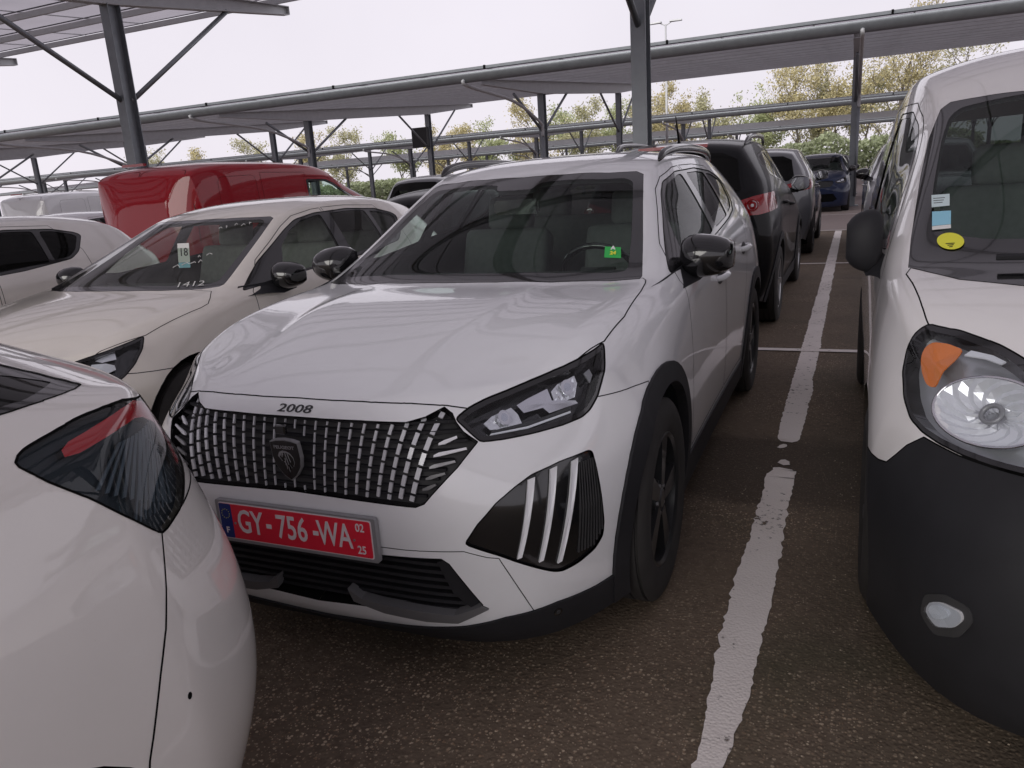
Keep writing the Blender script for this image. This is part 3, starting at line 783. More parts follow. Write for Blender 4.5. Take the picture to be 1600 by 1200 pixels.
def canopy(k, X0, X1, xpost, label, cap_left=True):
    yg = YG0 + PITCH*k; root = empty('solar_canopy', (0, yg, 0)); tag(root, label, 'carport', 'solar carports over the parking rows')
    zp = lambda y: 4.58 + SL*y                 # top plane, y from the gutter
    LEN = 21.4
    # module rows with narrow gaps, a dark glass face over a pale back sheet
    ny = 12; dy = LEN/ny
    for j in range(ny):
        a, b = j*dy+.004, (j+1)*dy-.008
        bm = bmesh.new(); bm.faces.new([bm.verts.new(q) for q in ((X0, a, zp(a)+.006), (X1, a, zp(a)+.006), (X1, b, zp(b)+.006), (X0, b, zp(b)+.006))])
        for e in (a, b): add_box(bm, ((X0+X1)/2, e, zp(e)+.004), (X1-X0, .02, .036))
        obj('panel_row', bm, 'solar_glass', root)
    bm = bmesh.new(); nx = int((X1-X0)/2.12)
    for i in range(nx+1):
        X = X0+(X1-X0)*i/nx; add_bar(bm, (X, 0, zp(0)-.012), (X, LEN, zp(LEN)-.012), .03, .02)
    obj('module_frames', bm, 'frame_alu', root)['kind'] = 'stuff'
    for j in range(ny+1):
        y = min(max(j*dy, .10), LEN-.06); bm = bmesh.new(); add_box(bm, ((X0+X1)/2, y, zp(y)-.115), (X1-X0-.1, .06, .13)); obj('purlin', bm, 'galv_light', root)
    # gutter with couplings and an edge rail above it
    bm = bmesh.new(); n = 14
    loft(bm, [[(X, -.12+.16*math.cos(t), 4.48+.24*math.sin(t)) for t in [math.pi*1.0+math.pi*q/n for q in range(n+1)]] + [(X, .03, 4.50), (X, -.27, 4.50)] for X in (X0, X1)]); obj('gutter', bm, 'galv_steel', root, ang=40)
    bm = bmesh.new(); add_box(bm, ((X0+X1)/2, -.06, 4.615), (X1-X0, .05, .075)); obj('edge_rail', bm, 'galv_steel', root)
    X = X0+2
    while X < X1:
        bm = bmesh.new(); add_box(bm, (X, -.07, 4.615), (.05, .09, .10)); obj('rail_clamp', bm, 'gap_black', root); X += 5.17
    xs = []; x = xpost
    while x > X0+1: x -= 10.35
    x += 10.35
    while x < X1-1: xs.append(x); x += 10.35
    for x in xs:
        # tapered beam running uphill
        fr = empty('frame'); fr.parent = root; fr.location = (x, 0, 0)
        prof = [(1.2, zp(1.2)-.2), (LEN+.35, zp(LEN+.35)-.2), (LEN+.35, zp(LEN)-.36), (16.4, zp(16.4)-.62), (6.2, zp(6.2)-.62), (1.2, zp(1.2)-.34)]
        bm = bmesh.new(); add_prism(bm, prof, -.006, .006, lambda u, v, d: Vector((d, u, v)))
        for a, b in ((0, 1), (2, 3), (3, 4), (4, 5), (1, 2)): add_bar(bm, (0, *prof[a]), (0, *prof[b]), .20, .018, up=(0, 0, 1) if a != 1 else (0, 1, 0))
        obj('beam', bm, 'galv_light', fr)
        for py, zt, zj in ((6.2 if k else 3.9, zp(6.2 if k else 3.9)-(.62 if k else .5), 3.17), (16.4, zp(16.4)-.62, 3.46)):
            bm = bmesh.new(); w, h = .22, .30
            for s in (-1, 1): add_box(bm, (0, py+s*(h/2-.009), zt/2), (w, .018, zt))
            add_box(bm, (0, py, zt/2), (.012, h-.036, zt)); add_box(bm, (0, py, .015), (.42, .5, .03)); obj('post', bm, 'galv_steel', fr)
            for s, dyb, in ((-1, 2.55 if py < 10 else 2.9), (1, 2.75 if py < 10 else 3.2)):
                yb = py+s*dyb; bm = bmesh.new(); zb = (zp(yb)-.62 if py+s*dyb < 16.4 else zp(16.4)-.62+(yb-16.4)*(zp(LEN)-.36-zp(16.4)+.62)/(LEN+.35-16.4))
                add_tube(bm, [(0, py+s*.12, zj), (0, yb, zb)], .05, 10); obj('brace', bm, 'galv_steel', fr, smooth=True)
            bm = bmesh.new(); add_tube(bm, [(.10, py-.32, .3), (.10, py-.32, 3.0)], .04, 8)
            if py < 10: obj('downpipe', bm, 'galv_steel', fr, smooth=True)
            else: bm.free()
        bm = bmesh.new(); add_tube(bm, smooth_poly([(.10, -.12, 4.34), (.10, .0, 4.18), (.10, 3.4, 3.98), (.10, 5.6, 3.45), (.10, 5.88, 3.25), (.10, 5.88, 2.95)], 4, False), .05, 8); obj('drain_pipe', bm, 'galv_light', fr, smooth=True)
    return root
canopy(0, -34, 12.2, -1.53, 'nearest grey solar canopy overhead, its underside in the top left corner')
canopy(1, -62, 24, 1.33, 'long grey solar canopy sweeping across the sky behind the red van')
canopy(2, -92, 40, 1.33, 'second solar canopy line crossing in front of the trees')
canopy(3, -110, 60, 1.33, 'farthest and lowest looking solar canopy line just before the trees')
# junction box on one canopy post
bm = bmesh.new(); add_box(bm, (-19.75, 35.0, 4.05), (.9, .35, 1.0)); bmesh.ops.bevel(bm, geom=bm.edges[:], offset=.03, segments=1, affect='EDGES'); tag(obj('junction_box', bm, 'plastic_dark'), 'dark grey equipment box fixed high on a canopy post above the red van', 'box')
# tall lamp post
lp = empty('lamp_post', (-13.6, 67, 0)); tag(lp, 'tall slim lamp post with twin flat heads above the canopy', 'lamp post')
bm = bmesh.new(); add_tube(bm, [(0, 0, 0), (0, 0, 13.4)], [.13, .07], 10); obj('pole', bm, 'galv_light', lp, smooth=True)
for s in (-1, 1):
    bm = bmesh.new(); add_tube(bm, [(0, 0, 13.3), (s*.5, 0, 13.55)], .04, 8); obj('arm', bm, 'galv_light', lp)
    bm = bmesh.new(); loft(bm, [[(s*(.35+1.0*t), y*(.26-.08*t), 13.55+z-.02*t) for y, z in ((-1, 0), (1, 0), (.9, .11), (-.9, .11))] for t in (0, .5, 1)]); obj('lamp_head', bm, 'galv_light', lp)

# ---- trees
for nm, c in (('leaf_gold', (.52, .47, .27)), ('leaf_green', (.42, .46, .26)), ('leaf_olive', (.47, .46, .29)), ('leaf_hedge', (.42, .47, .30))):  # leaf colours paled to stand in for distance haze
    m, n, l, b = newmat(nm); b.inputs['Roughness'].default_value = .7
    oi = n.new('ShaderNodeObjectInfo'); g = n.new('ShaderNodeNewGeometry'); x = n.new('ShaderNodeMix'); x.data_type = 'RGBA'; x.inputs['A'].default_value = (*[v*.65 for v in c], 1); x.inputs['B'].default_value = (*[min(1, v*1.5) for v in c], 1)
    l.new(g.outputs['Random Per Island'], x.inputs['Factor']); l.new(x.outputs['Result'], b.inputs['Base Color'])
    tr = n.new('ShaderNodeBsdfTranslucent'); l.new(x.outputs['Result'], tr.inputs['Color']); ms = n.new('ShaderNodeMixShader'); ms.inputs['Fac'].default_value = .35; l.new(b.outputs[0], ms.inputs[1]); l.new(tr.outputs[0], ms.inputs[2]); l.new(ms.outputs[0], n['Material Output'].inputs['Surface'])
simple('bark', (.16, .14, .12), .9, grain=.5, gscale=3)
def tree(x, y, h, w, mat, seed, label, group='autumn trees along the far edge', leaves=2600, bare=.75):
    rnd = random.Random(seed); root = empty('birch_tree', (x, y, 0)); tag(root, label, 'tree', group)
    bm = bmesh.new(); tips = []
    def limb(p, d, L, r, lv):
        q = [p]; n = 5
        for i in range(n):
            d = (d + Vector((rnd.uniform(-.18, .18), rnd.uniform(-.18, .18), rnd.uniform(-.02, .16)))).normalized(); q.append(q[-1]+d*L/n)
        add_tube(bm, q, [r*(1-.75*i/n) for i in range(n+1)], 5 if lv else 7, caps=False)
        if lv < 3:
            for i in range(11 if lv == 0 else 4):
                t = rnd.uniform(.14, .98) if lv == 0 else rnd.uniform(.3, 1); k = t*n; j = min(int(k), n-1); b_ = q[j].lerp(q[j+1], k-j)
                a = rnd.uniform(0, 6.28); dd = Vector((math.cos(a), math.sin(a), rnd.uniform(.5, 1.3))).normalized(); limb(b_, dd, L*(rnd.uniform(.35, .52)*(1.15-.5*t) if lv == 0 else rnd.uniform(.4, .6)), r*.38, lv+1)
        if lv >= 1: tips.extend([(v, lv) for v in q[2:]])
    limb(Vector((0, 0, 0)), Vector((rnd.uniform(-.05, .05), 0, 1)), h*.95, h*.014, 0)
    obj('trunk', bm, 'bark', root)
    bm = bmesh.new()
    for i in range(leaves):
        p, lv = rnd.choice(tips); 
        if p.z > h*bare and rnd.random() < .55: continue
        c = p + Vector((rnd.gauss(0, .32), rnd.gauss(0, .32), rnd.gauss(0, .28)))*w
        s = rnd.uniform(.09, .20); u = Vector((rnd.uniform(-1, 1), rnd.uniform(-1, 1), rnd.uniform(-1, 1))).normalized(); v = u.orthogonal().normalized()
        bm.faces.new([bm.verts.new(c+u*s), bm.verts.new(c+v*s*.6), bm.verts.new(c-u*s), bm.verts.new(c-v*s*.6)])
    obj('crown', bm, mat, root)
    return root
tr_spec = [(-104, 104, 9.5, 1.2, 'leaf_gold', 'golden birch farthest left behind the canopies'), (-93, 106, 10.5, 1.3, 'leaf_olive', 'olive green birch at the far left, behind the canopy posts'), (-80, 104, 10.0, 1.2, 'leaf_gold', 'golden birch left of the near canopy post'),
           (-64, 106, 9.0, 1.2, 'leaf_green', 'greenish birch behind the roof of the red van'), (-52, 104, 8.5, 1.0, 'leaf_gold', 'low golden birch behind the red van cab'), (-41, 106, 11.5, 1.4, 'leaf_gold', 'tall golden birch behind the box on the canopy post'),
           (-33, 103, 9.5, 1.2, 'leaf_olive', 'olive birch left of the white crossover roof'), (-24, 104, 11.5, 1.3, 'leaf_gold', 'tall golden birch behind the crossover roof'), (-16, 103, 9.0, 1.2, 'leaf_olive', 'olive birch just left of the centre canopy post'),
           (-9.5, 104, 10.0, 1.1, 'leaf_green', 'slim greenish birch just right of the centre canopy post'), (-5.2, 102, 12.2, 1.2, 'leaf_gold', 'tall golden birch behind the dark four by four'), (-.5, 104, 12.6, 1.3, 'leaf_gold', 'tall golden birch left of the right canopy post'),
           (5.0, 101, 15.8, 1.3, 'leaf_gold', 'tallest golden birch beside the delivery van roof'), (11, 105, 13, 1.3, 'leaf_olive', 'olive birch hidden mostly by the delivery van roof')]
tr_spec += [(-116, 105, 10, 1.3, 'leaf_olive', 'olive birch beyond the left edge posts'), (-72, 103, 9.5, 1.2, 'leaf_olive', 'olive birch right of the near canopy post'), (-58, 107, 9.5, 1.2, 'leaf_gold', 'golden birch behind the middle of the red van'), (-46.5, 105, 9.5, 1.2, 'leaf_green', 'greenish birch behind the front of the red van'),
            (-37, 107, 10, 1.2, 'leaf_green', 'greenish birch right of the box on the canopy post'), (-28.5, 106, 10, 1.2, 'leaf_green', 'greenish birch above the left roof rail of the crossover'), (-20, 107, 10, 1.2, 'leaf_gold', 'golden birch above the middle of the crossover roof'), (-2.9, 106, 10, 1.1, 'leaf_olive', 'olive birch above the black car roof'), (2.2, 105, 11.5, 1.2, 'leaf_olive', 'olive birch right beside the right canopy post')]
for i, a in enumerate(tr_spec): tree(*a[:5], 100+i, a[5], leaves=6500)
# thicket below the trees
bm = bmesh.new(); rnd = random.Random(5)
for i in range(60000):
    x = rnd.uniform(-125, 30); hh = 2.9+1.7*noise.noise((x*.09, 3, 1))+1.0*noise.noise((x*.33, 9, 2)) + (1.2 if -8 < x < 14 else 0); z = hh*rnd.random()**.8; y = 99+rnd.uniform(-1.8, 1.8)
    c = Vector((x, y, max(.05, z))); s = rnd.uniform(.14, .30); u = Vector((rnd.uniform(-1, 1), rnd.uniform(-1, 1), rnd.uniform(-1, 1))).normalized(); v = u.orthogonal().normalized()
    bm.faces.new([bm.verts.new(c+u*s), bm.verts.new(c+v*s*.6), bm.verts.new(c-u*s), bm.verts.new(c-v*s*.6)])
tag(obj('hedge_thicket', bm, 'leaf_hedge'), 'green thicket of shrubs along the far edge of the car park', 'shrubs', kind='stuff')
# ---------------------------------------------------------------- the white crossover in the middle
def hood_crease(G, lat):
    """two raised creases running down the bonnet"""
    for k, v in G.items():
        if k[0] != 't' or v.co.y > .30: continue
        a = k[1]; w = min(1, max(0, (v.co.y+.52)/.45)); z0 = .011 if a <= 3 else (.001 if a == 4 else 0)
        v.co.z += z0*w*(1 if v.co.y < .2 else .6)
HERO = dict(
    st=[(-.66, 1, 0), (-.635, 1, 0), (-.54, .98, 0), (-.40, .94, 0), (-.18, .88, 0), (.05, .82, 0), (.20, .78, 0), (.28, .76, 0), (.36, .72, 0), (.60, .62, 0), (.9, .48, 0), (1.12, .38, 0), (1.24, .32, 0),
        (1.36, .26, 0), (1.6, .15, 0), (2.0, 0, 0), (2.4, 0, 0), (2.75, 0, .1), (2.98, 0, .3), (3.12, 0, .45), (3.22, 0, .6), (3.36, 0, .85), (3.45, 0, 1)],
    C=[(-.66, .845), (-.61, .872), (-.4, .945), (-.2, .99), (.1, 1.015), (.27, 1.025), (.33, 1.042), (.6, 1.175), (.9, 1.315), (1.12, 1.41), (1.24, 1.452), (1.4, 1.484), (1.7, 1.512), (2.1, 1.525), (2.6, 1.515), (3.0, 1.475), (3.12, 1.45), (3.2, 1.36), (3.4, 1.08), (3.47, .98)],
    R=[(-.37, .63, .865), (-.2, .685, .94), (0, .71, .975), (.3, .72, .998), (.48, .718, 1.008), (.54, .712, 1.015), (.8, .668, 1.14), (1.1, .615, 1.305), (1.3, .582, 1.402), (1.45, .585, 1.442), (1.8, .605, 1.468), (2.4, .605, 1.472), (2.9, .58, 1.44), (3.1, .56, 1.40), (3.25, .57, 1.2), (3.42, .62, .98)],
    B=[(-.14, .80, .81), (-.05, .812, .845), (.1, .825, .88), (.3, .835, .915), (.7, .84, .965), (1.2, .845, 1.01), (1.8, .85, 1.05), (2.4, .845, 1.085), (2.9, .825, 1.09), (3.2, .77, 1.06), (3.3, .74, .98)],
    W=[(-.14, .855, .17, .885, .55), (0, .86, .17, .89, .6), (.5, .835, .17, .868, .6), (1.3, .83, .17, .862, .62), (2.2, .83, .17, .87, .62), (2.6, .84, .18, .89, .65), (3.0, .80, .2, .875, .66), (3.3, .74, .26, .84, .68)],
    nose=[(.13, -.60), (.20, -.68), (.36, -.70), (.48, -.72), (.60, -.725), (.70, -.71), (.79, -.685), (.845, -.65)],
    tail=[(.25, 3.35), (.33, 3.42), (.45, 3.47), (.6, 3.49), (.72, 3.49), (.82, 3.49), (.9, 3.48), (.98, 3.45)],
    Dn=(.5, 2.6), Dt=(.22, 3), pnr=[6, 6, 6, 6, 5.5, 4.6, 3.6, 2.6], crown=2.8, bulge=.012, T=(0, .22, .40, .50, .53, .66, .80, .92, 1.0), tweak=hood_crease)
#CASTSTOP
def circle(cy, cz, r, n=40, a0=0.): return [(cy+r*math.cos(a0+2*math.pi*k/n), cz+r*math.sin(a0+2*math.pi*k/n)) for k in range(n)]
def scale_poly(p, k, dx=0, dy=0):
    cx = sum(a for a, b in p)/len(p); cy = sum(b for a, b in p)/len(p); return [(cx+(a-cx)*k+dx, cy+(b-cy)*k+dy) for a, b in p]
def inset_poly(p, d):
    """move every edge of a closed outline inwards by d (counter clockwise or clockwise)"""
    A = sum(p[i-1][0]*p[i][1]-p[i][0]*p[i-1][1] for i in range(len(p))); s_ = 1 if A > 0 else -1; out = []; N = len(p)
    for i in range(N):
        a, b, c = Vector(p[i-1]), Vector(p[i]), Vector(p[(i+1) % N])
        n1 = Vector((-(b-a).y, (b-a).x)).normalized()*s_; n2 = Vector((-(c-b).y, (c-b).x)).normalized()*s_
        m = (n1+n2); m = m.normalized() if m.length > 1e-6 else n1
        out.append(tuple(b + m*min(d/max(m.dot(n1), .35), d*2)))
    return out
def door_mirror(root, c, s=1, mat='gloss_black', base=(.77, .30, .945), arm=True, size=(.11, .085, .085)):
    """side mirror: shell, glass, arm; c is the housing centre on the +x flank, s = -1 mirrors it"""
    t = empty('wing_mirror'); t.parent = root
    bm = bmesh.new(); rings = []
    for i in range(11):
        k = -1+2*i/10; q = math.sqrt(max(0, 1-abs(k)**2.6)); ring = []
        for j in range(20):
            a = 2*math.pi*j/20; ca, sa = math.cos(a), math.sin(a)
            yy = size[1]*q*(abs(ca)**.85)*(1 if ca > 0 else -1); zz = size[2]*q*(abs(sa)**.8)*(1 if sa > 0 else -1)
            if yy > size[1]*.45: yy = size[1]*.45
            ring.append((s*(c[0]+k*size[0]), c[1]+yy+.10*abs(k+.2)*size[0], c[2]+zz*(1-.18*k)+.012*k*0))
        rings.append(ring)
    rings = rings[1:-1]
    loft(bm, rings); bmesh.ops.recalc_face_normals(bm, faces=bm.faces); obj('mirror_cap', bm, mat, t, ang=60)
    bm = bmesh.new(); add_prism(bm, [(math.copysign(abs(math.cos(a))**.7, math.cos(a))*size[0]*.82, math.copysign(abs(math.sin(a))**.7, math.sin(a))*size[2]*.78) for a in [2*math.pi*k/20 for k in range(20)]], size[1]*.46+.006, size[1]*.46+.012, lambda u, v, d: Vector((s*(c[0]+u), c[1]+d, c[2]+v)))
    obj('mirror_glass', bm, 'mirror_glass', t)
    if arm:
        bm = bmesh.new(); b = Vector(base); e = Vector((c[0]-size[0]*.45, c[1]-.01, c[2]-size[2]*.75))
        rings = []
        for k, (w, h) in ((-.06, (.075, .028)), (.35, (.055, .026)), (.75, (.05, .03)), (1.15, (.055, .04))):
            p = b.lerp(e, k); rings.append([(s*(p.x+dx), p.y+dy, p.z+dz) for dx, dy, dz in ((-.03, -w, -h*.4), (.016, -w*.9, -h), (.03, w*.9, -h*.6), (-.02, w, h), (-.034, -w*.6, h))])
        loft(bm, rings); bmesh.ops.recalc_face_normals(bm, faces=bm.faces); obj('mirror_arm', bm, 'plastic_black', t, ang=45)
    return t
def roof_rail(root, pts, s=1, mat='gloss_black', r=(.016, .022)):
    bm = bmesh.new(); rings = []
    P = smooth_poly(pts, 6, False); n = len(P)
    for i, p in enumerate(P):
        k = min(i, n-1-i)/(n*.12); sc = min(1., .35+.65*k)
        rings.append([(s*(p[0]+r[0]*math.cos(a)*sc), p[1], p[2]+r[1]*math.sin(a)*sc) for a in [2*math.pi*j/10 for j in range(10)]])
    loft(bm, rings); bmesh.ops.recalc_face_normals(bm, faces=bm.faces); return obj('roof_rail', bm, mat, root, smooth=True)
def handle(root, sh, y, z, s=1, mat='paint_white', w=.19):
    h = sh.hit((3, y, z), (-1, 0, 0))[0]
    if h is None: return
    t = empty('door_handle'); t.parent = root
    bm = bmesh.new(); add_tube(bm, [(s*(h.x-.01), y-w/2, z-.004), (s*(h.x+.022), y-w/2+.02, z), (s*(h.x+.034), y, z+.004), (s*(h.x+.024), y+w/2-.02, z+.004), (s*(h.x-.01), y+w/2, z)], [.012, .015, .016, .015, .012], 10); obj('grip', bm, mat, t, smooth=True)
    bm = bmesh.new()
    add_prism(bm, [(y+.085*math.cos(a), z-.004+.034*math.sin(a)) for a in [2*math.pi*k/18 for k in range(18)]], -.012, .0012, lambda u, v, d: Vector((s*(sh.hit((3, u, v), (-1, 0, 0))[0].x+d), u, v))); obj('recess', bm, 'plastic_dark', t)
def build_hero():
    root = empty('parked_crossover', (0, 0, 0), rad(.42))
    tag(root, 'white crossover with red number plate, striped black grille and claw lights, centre front', 'car')
    sh = Shell(shell(HERO, 3))
    LAMP = [(-.028, .798), (-.015, .807), (.018, .822), (.066, .835), (.144, .849), (.246, .868), (.355, .889), (.419, .901), (.473, .912), (.466, .895), (.452, .870), (.421, .830), (.393, .790), (.358, .762), (.323, .750), (.262, .745), (.181, .743), (.089, .742), (.029, .743), (.018, .747), (.001, .765)]
    FANG = [(-.055, .491), (-.02, .545), (.034, .598), (.089, .630), (.138, .651), (.228, .664), (.325, .667), (.337, .660), (.342, .617), (.349, .535), (.354, .458), (.349, .418), (.319, .389), (.261, .370), (.208, .363), (.178, .371), (.113, .406), (.029, .453)]
    GRILLE = [(-.01, .802), (.21, .801), (.345, .798), (.39, .808), (.428, .826), (.452, .812), (.468, .792), (.491, .770), (.530, .744), (.493, .690), (.441, .633), (.412, .600), (.388, .590), (.295, .592), (.176, .595), (-.01, .600)]
    LAMP = rounded(LAMP, .010, 2); FANG = rounded(FANG, .012, 2)
    sh.cut(LAMP, 40, 'headlight', .004); sh.cut(inset_poly(LAMP, .012), 40, 'headlight_lens', only='headlight')
    sh.cut(FANG, 40, 'light_surround', .003); FL = [(.075, .445), (.105, .560), (.118, .640), (.225, .657), (.322, .660), (.330, .640), (.343, .458), (.338, .424), (.312, .396), (.258, .377), (.2, .375), (.12, .41)]
    sh.cut(GRILLE, 0, 'grille', .003)
    WS = [(-.01, .285), (.2, .295), (.4, .34), (.6, .43), (.690, .500), (.694, .53), (.642, .77), (.585, 1.02), (.536, 1.245), (.50, 1.262), (.387, 1.20), (.2, 1.145), (-.01, 1.125)]
    sh.cut(WS, 'top', 'windscreen_band'); WI = [(-.01, .365), (.2, .372), (.4, .415), (.59, .50), (.632, .545), (.626, .60), (.595, .77), (.545, 1.0), (.507, 1.165), (.47, 1.18), (.36, 1.125), (.2, 1.085), (.10, 1.06), (.09, 1.0), (-.01, 1.0)]
    sh.cut(rounded(WI, .03), 'top', 'windscreen', only='windscreen_band')
    DLO = [(.64, 1.012), (.80, 1.098), (1.0, 1.208), (1.16, 1.300), (1.27, 1.350), (1.5, 1.393), (1.9, 1.405), (2.25, 1.385), (2.42, 1.35), (2.47, 1.32), (2.36, 1.21), (2.24, 1.165), (2.0, 1.135), (1.5, 1.088), (1.06, 1.05)]
    side = lambda c: c.x > .4
    sh.cut(rounded(DLO, .03), 90, 'window_frame', .003, flt=side)
    WF = [(.90, 1.075), (1.03, 1.205), (1.18, 1.292), (1.29, 1.338), (1.5, 1.377), (1.575, 1.382), (1.50, 1.108), (1.08, 1.068)]
    WR = [(1.59, 1.117), (1.665, 1.384), (1.9, 1.388), (2.06, 1.380), (2.00, 1.152)]
    WQ = [(2.05, 1.16), (2.10, 1.375), (2.25, 1.367), (2.40, 1.335), (2.425, 1.315), (2.33, 1.222), (2.23, 1.185)]
    for k, w in enumerate((WF, WR, WQ)): sh.cut(rounded(w, .025), 90, 'side_window_%d' % k, only='window_frame')
    TG = [(-.01, 1.36), (.40, 1.35), (.52, 1.30), (.56, 1.12), (.50, 1.06), (-.01, 1.04)]
    sh.cut([(-a, b) for a, b in TG], 180, 'rear_window', flt=lambda c: c.y > 3)
    sh.cut([(-.83, .95), (-.30, .93), (-.30, .85), (-.80, .80), (-.9, .84)], 180, 'tail_light', flt=lambda c: c.y > 3)
    sh.cut([(-.01, .425), (.124, .428), (.443, .444), (.462, .430), (.532, .30), (.462, .246), (.229, .251), (-.01, .235)], 0, 'lower_intake')
    sh.cut([(-.7, .17), (-.4, .17), (-.198, .193), (-.071, .219), (.042, .254), (.188, .27), (.321, .265), (.439, .269), (.62, .275), (.62, -.1), (-.7, -.1)], 40, 'lower_skirt', flt=lambda c: c.y < .05)
    for cy in (.10, 2.71):
        sh.cut(circle(cy, .335, .455, 48), 90, 'arch_%d' % (cy > 1), flt=side, face=-.2)
        sh.cut(circle(cy, .335, .388, 48), 90, 'hole', flt=lambda c: c.x > .35, face=-.3)
    sh.delete('hole')
    sh.cut([(.4, .315), (2.4, .30), (2.4, -.1), (.4, -.1)], 90, 'sill_cladding', flt=side, only='body', face=-.2)
    sh.cut([(.125, .305), (.135, .262), (.23, .236), (.36, .230), (.455, .236), (.545, .288), (.528, .299), (.45, .264), (.22, .270), (.165, .278)], 0, 'skid_trim', only=['body', 'lower_skirt', 'lower_intake'], flt=lambda c: c.y < 0)
    sh.cut([(.425, .428), (.452, .436), (.525, .303), (.498, .284), (.455, .33)], 0, 'intake_blade', only=['lower_intake'])
    sh.cut([(2.95, .42), (3.6, .45), (3.6, -.1), (2.95, -.1)], 90, 'rear_skirt', only='body', face=-.2)
    sh.cut([(-.7, -.2), (-.7, .850), (-.418, .848), (-.261, .845), (-.134, .839), (-.043, .829), (.1, .80), (.38, .79), (.46, .784), (.62, .772), (.62, -.2)], 40, 'bumper', .003, flt=lambda c: c.y < .05, only='body')
    sh.cut([(-.7, .458), (-.36, .460), (-.2, .462), (-.058, .470), (.0, .45), (.028, .445), (.10, .30), (.12, .26), (.12, .1), (-.7, .1)], 40, 'lower_bumper', .0025, flt=lambda c: c.y < .05, only='bumper')
    sh.cut([(-.01, -.9), (.5, -.9), (.62, -.5), (.70, -.26), (.737, -.135), (.748, .057), (.735, .336), (.722, .46), (.714, .50), (.70, .515), (.5, .43), (-.01, .33)], 'top', 'hood', .004, only='body')
    sh.cut([(.64, .33), (.62, .6), (.645, .985), (.80, 1.115), (1.0, 1.228), (1.16, 1.322), (1.29, 1.372), (1.5, 1.412), (1.60, 1.418), (1.545, 1.0), (1.54, .33)], 90, 'front_door', .004, flt=side, only='body')
    sh.cut([(1.565, .33), (1.57, 1.0), (1.63, 1.42), (1.9, 1.424), (2.2, 1.412), (2.36, 1.2), (2.38, .95), (2.2, .62), (2.16, .33)], 90, 'rear_door', .004, flt=side, only='body')
    W_ = 'paint_white'
    P = sh.build(root, {
        'body': dict(mat=W_), 'hood': dict(mat=W_, thick=.012), 'bumper': dict(mat=W_, name='front_bumper'), 'lower_bumper': dict(mat=W_, name='bumper_lower_panel'),
        'front_door': dict(mat=W_, pair=1, name='front_door'), 'rear_door': dict(mat=W_, pair=1, name='rear_door'),
        'headlight': dict(mat='gloss_black', pair=1, name='headlight', off=-.001, thick=.05, back=False), 'headlight_lens': dict(mat='glass_lamp', pair=1, name='headlight_lens', off=-.001),
        'light_surround': dict(mat='gloss_black', pair=1, name='claw_light', off=-.006, thick=.03), 'grille': dict(mat='plastic_dark', name='grille', off=-.030),
        'windscreen_band': dict(mat='gloss_black', name='windscreen_border', off=-.001), 'windscreen': dict(mat='glass_clear', name='windscreen', off=-.001),
        'window_frame': dict(mat='gloss_black', pair=1, name='window_frame', off=-.002), 'side_window_0': dict(mat='glass_clear', pair=1, name='front_side_window', off=-.006),
        'side_window_1': dict(mat='glass_clear', pair=1, name='rear_side_window', off=-.006), 'side_window_2': dict(mat='glass_clear', pair=1, name='quarter_window', off=-.006),
        'rear_window': dict(mat='glass_dark', name='rear_window'), 'tail_light': dict(mat='lens_red', pair=1), 'lower_intake': dict(mat='gap_black', name='lower_intake', off=-.05),
        'lower_skirt': dict(mat='plastic_black', off=.006, thick=.02, name='bumper_skirt'), 'arch_0': dict(mat='plastic_black', pair=1, off=.010, thick=.035, name='wheel_arch_trim'), 'arch_1': dict(mat='plastic_black', pair=1, off=.010, thick=.035, name='wheel_arch_trim'),
        'sill_cladding': dict(mat='plastic_black', pair=1, off=.008, thick=.02), 'rear_skirt': dict(mat='plastic_black', off=.004), 'skid_trim': dict(mat='trim_grey', pair=1, off=.006, thick=.03), 'intake_blade': dict(mat='plastic_black', pair=1, off=-.008, thick=.03)})
    sh.shut_lines(root)
    sh.liner(root, ['windscreen', 'side_window_0', 'side_window_1', 'side_window_2', 'rear_window', 'hood', 'bumper', 'lower_bumper', 'lower_skirt', 'arch_0', 'arch_1', 'panel_gap', 'headlight', 'headlight_lens', 'grille', 'lower_intake', 'light_surround', 'skid_trim', 'intake_blade'], .34, 3.3)
    # recess walls behind grille and intake
    for nm, pl, d in (('grille_surround', GRILLE, .034), ('intake_surround', [(-.01, .425), (.124, .428), (.443, .444), (.462, .430), (.532, .30), (.462, .246), (.229, .251), (-.01, .235)], .055)):
        bm = bmesh.new()
        for s in (1, -1):
            prev = None
            for (x, z) in pl + [pl[0]]:
                h, n = sh.front(max(x, .0005), z)
                c = [bm.verts.new((s*h.x, h.y, h.z)), bm.verts.new((s*(h.x-n.x*d), h.y-n.y*d, h.z-n.z*d))]
                if prev and not (x < 0 and px < 0): bm.faces.new((prev[0], prev[1], c[1], c[0]))
                prev = c; px = x
        obj(nm, bm, 'gap_black' if nm[0] == 'i' else 'gloss_black', P['grille'][0] if nm[0] == 'g' else root)
    # grille: columns of pale dashes that widen outwards, dark cross slats behind them
    gr = P['grille'][0]
    for j in range(9):
        z = .612+j*.0225; bm = bmesh.new(); pts = []
        for k in range(-14, 15):
            xm = .40+.10*max(0, min(1, (z-.6)/.14)) - .5*max(0, z-.745); x = xm*k/14; h, n = sh.front(abs(x), z)
            pts.append(Vector((x, h.y-n.y*.028, z)))
        for a, b in zip(pts, pts[1:]): add_bar(bm, a, b, .014, .007)
        obj('cross_slat', bm, 'plastic_black', gr)
    NC = 11
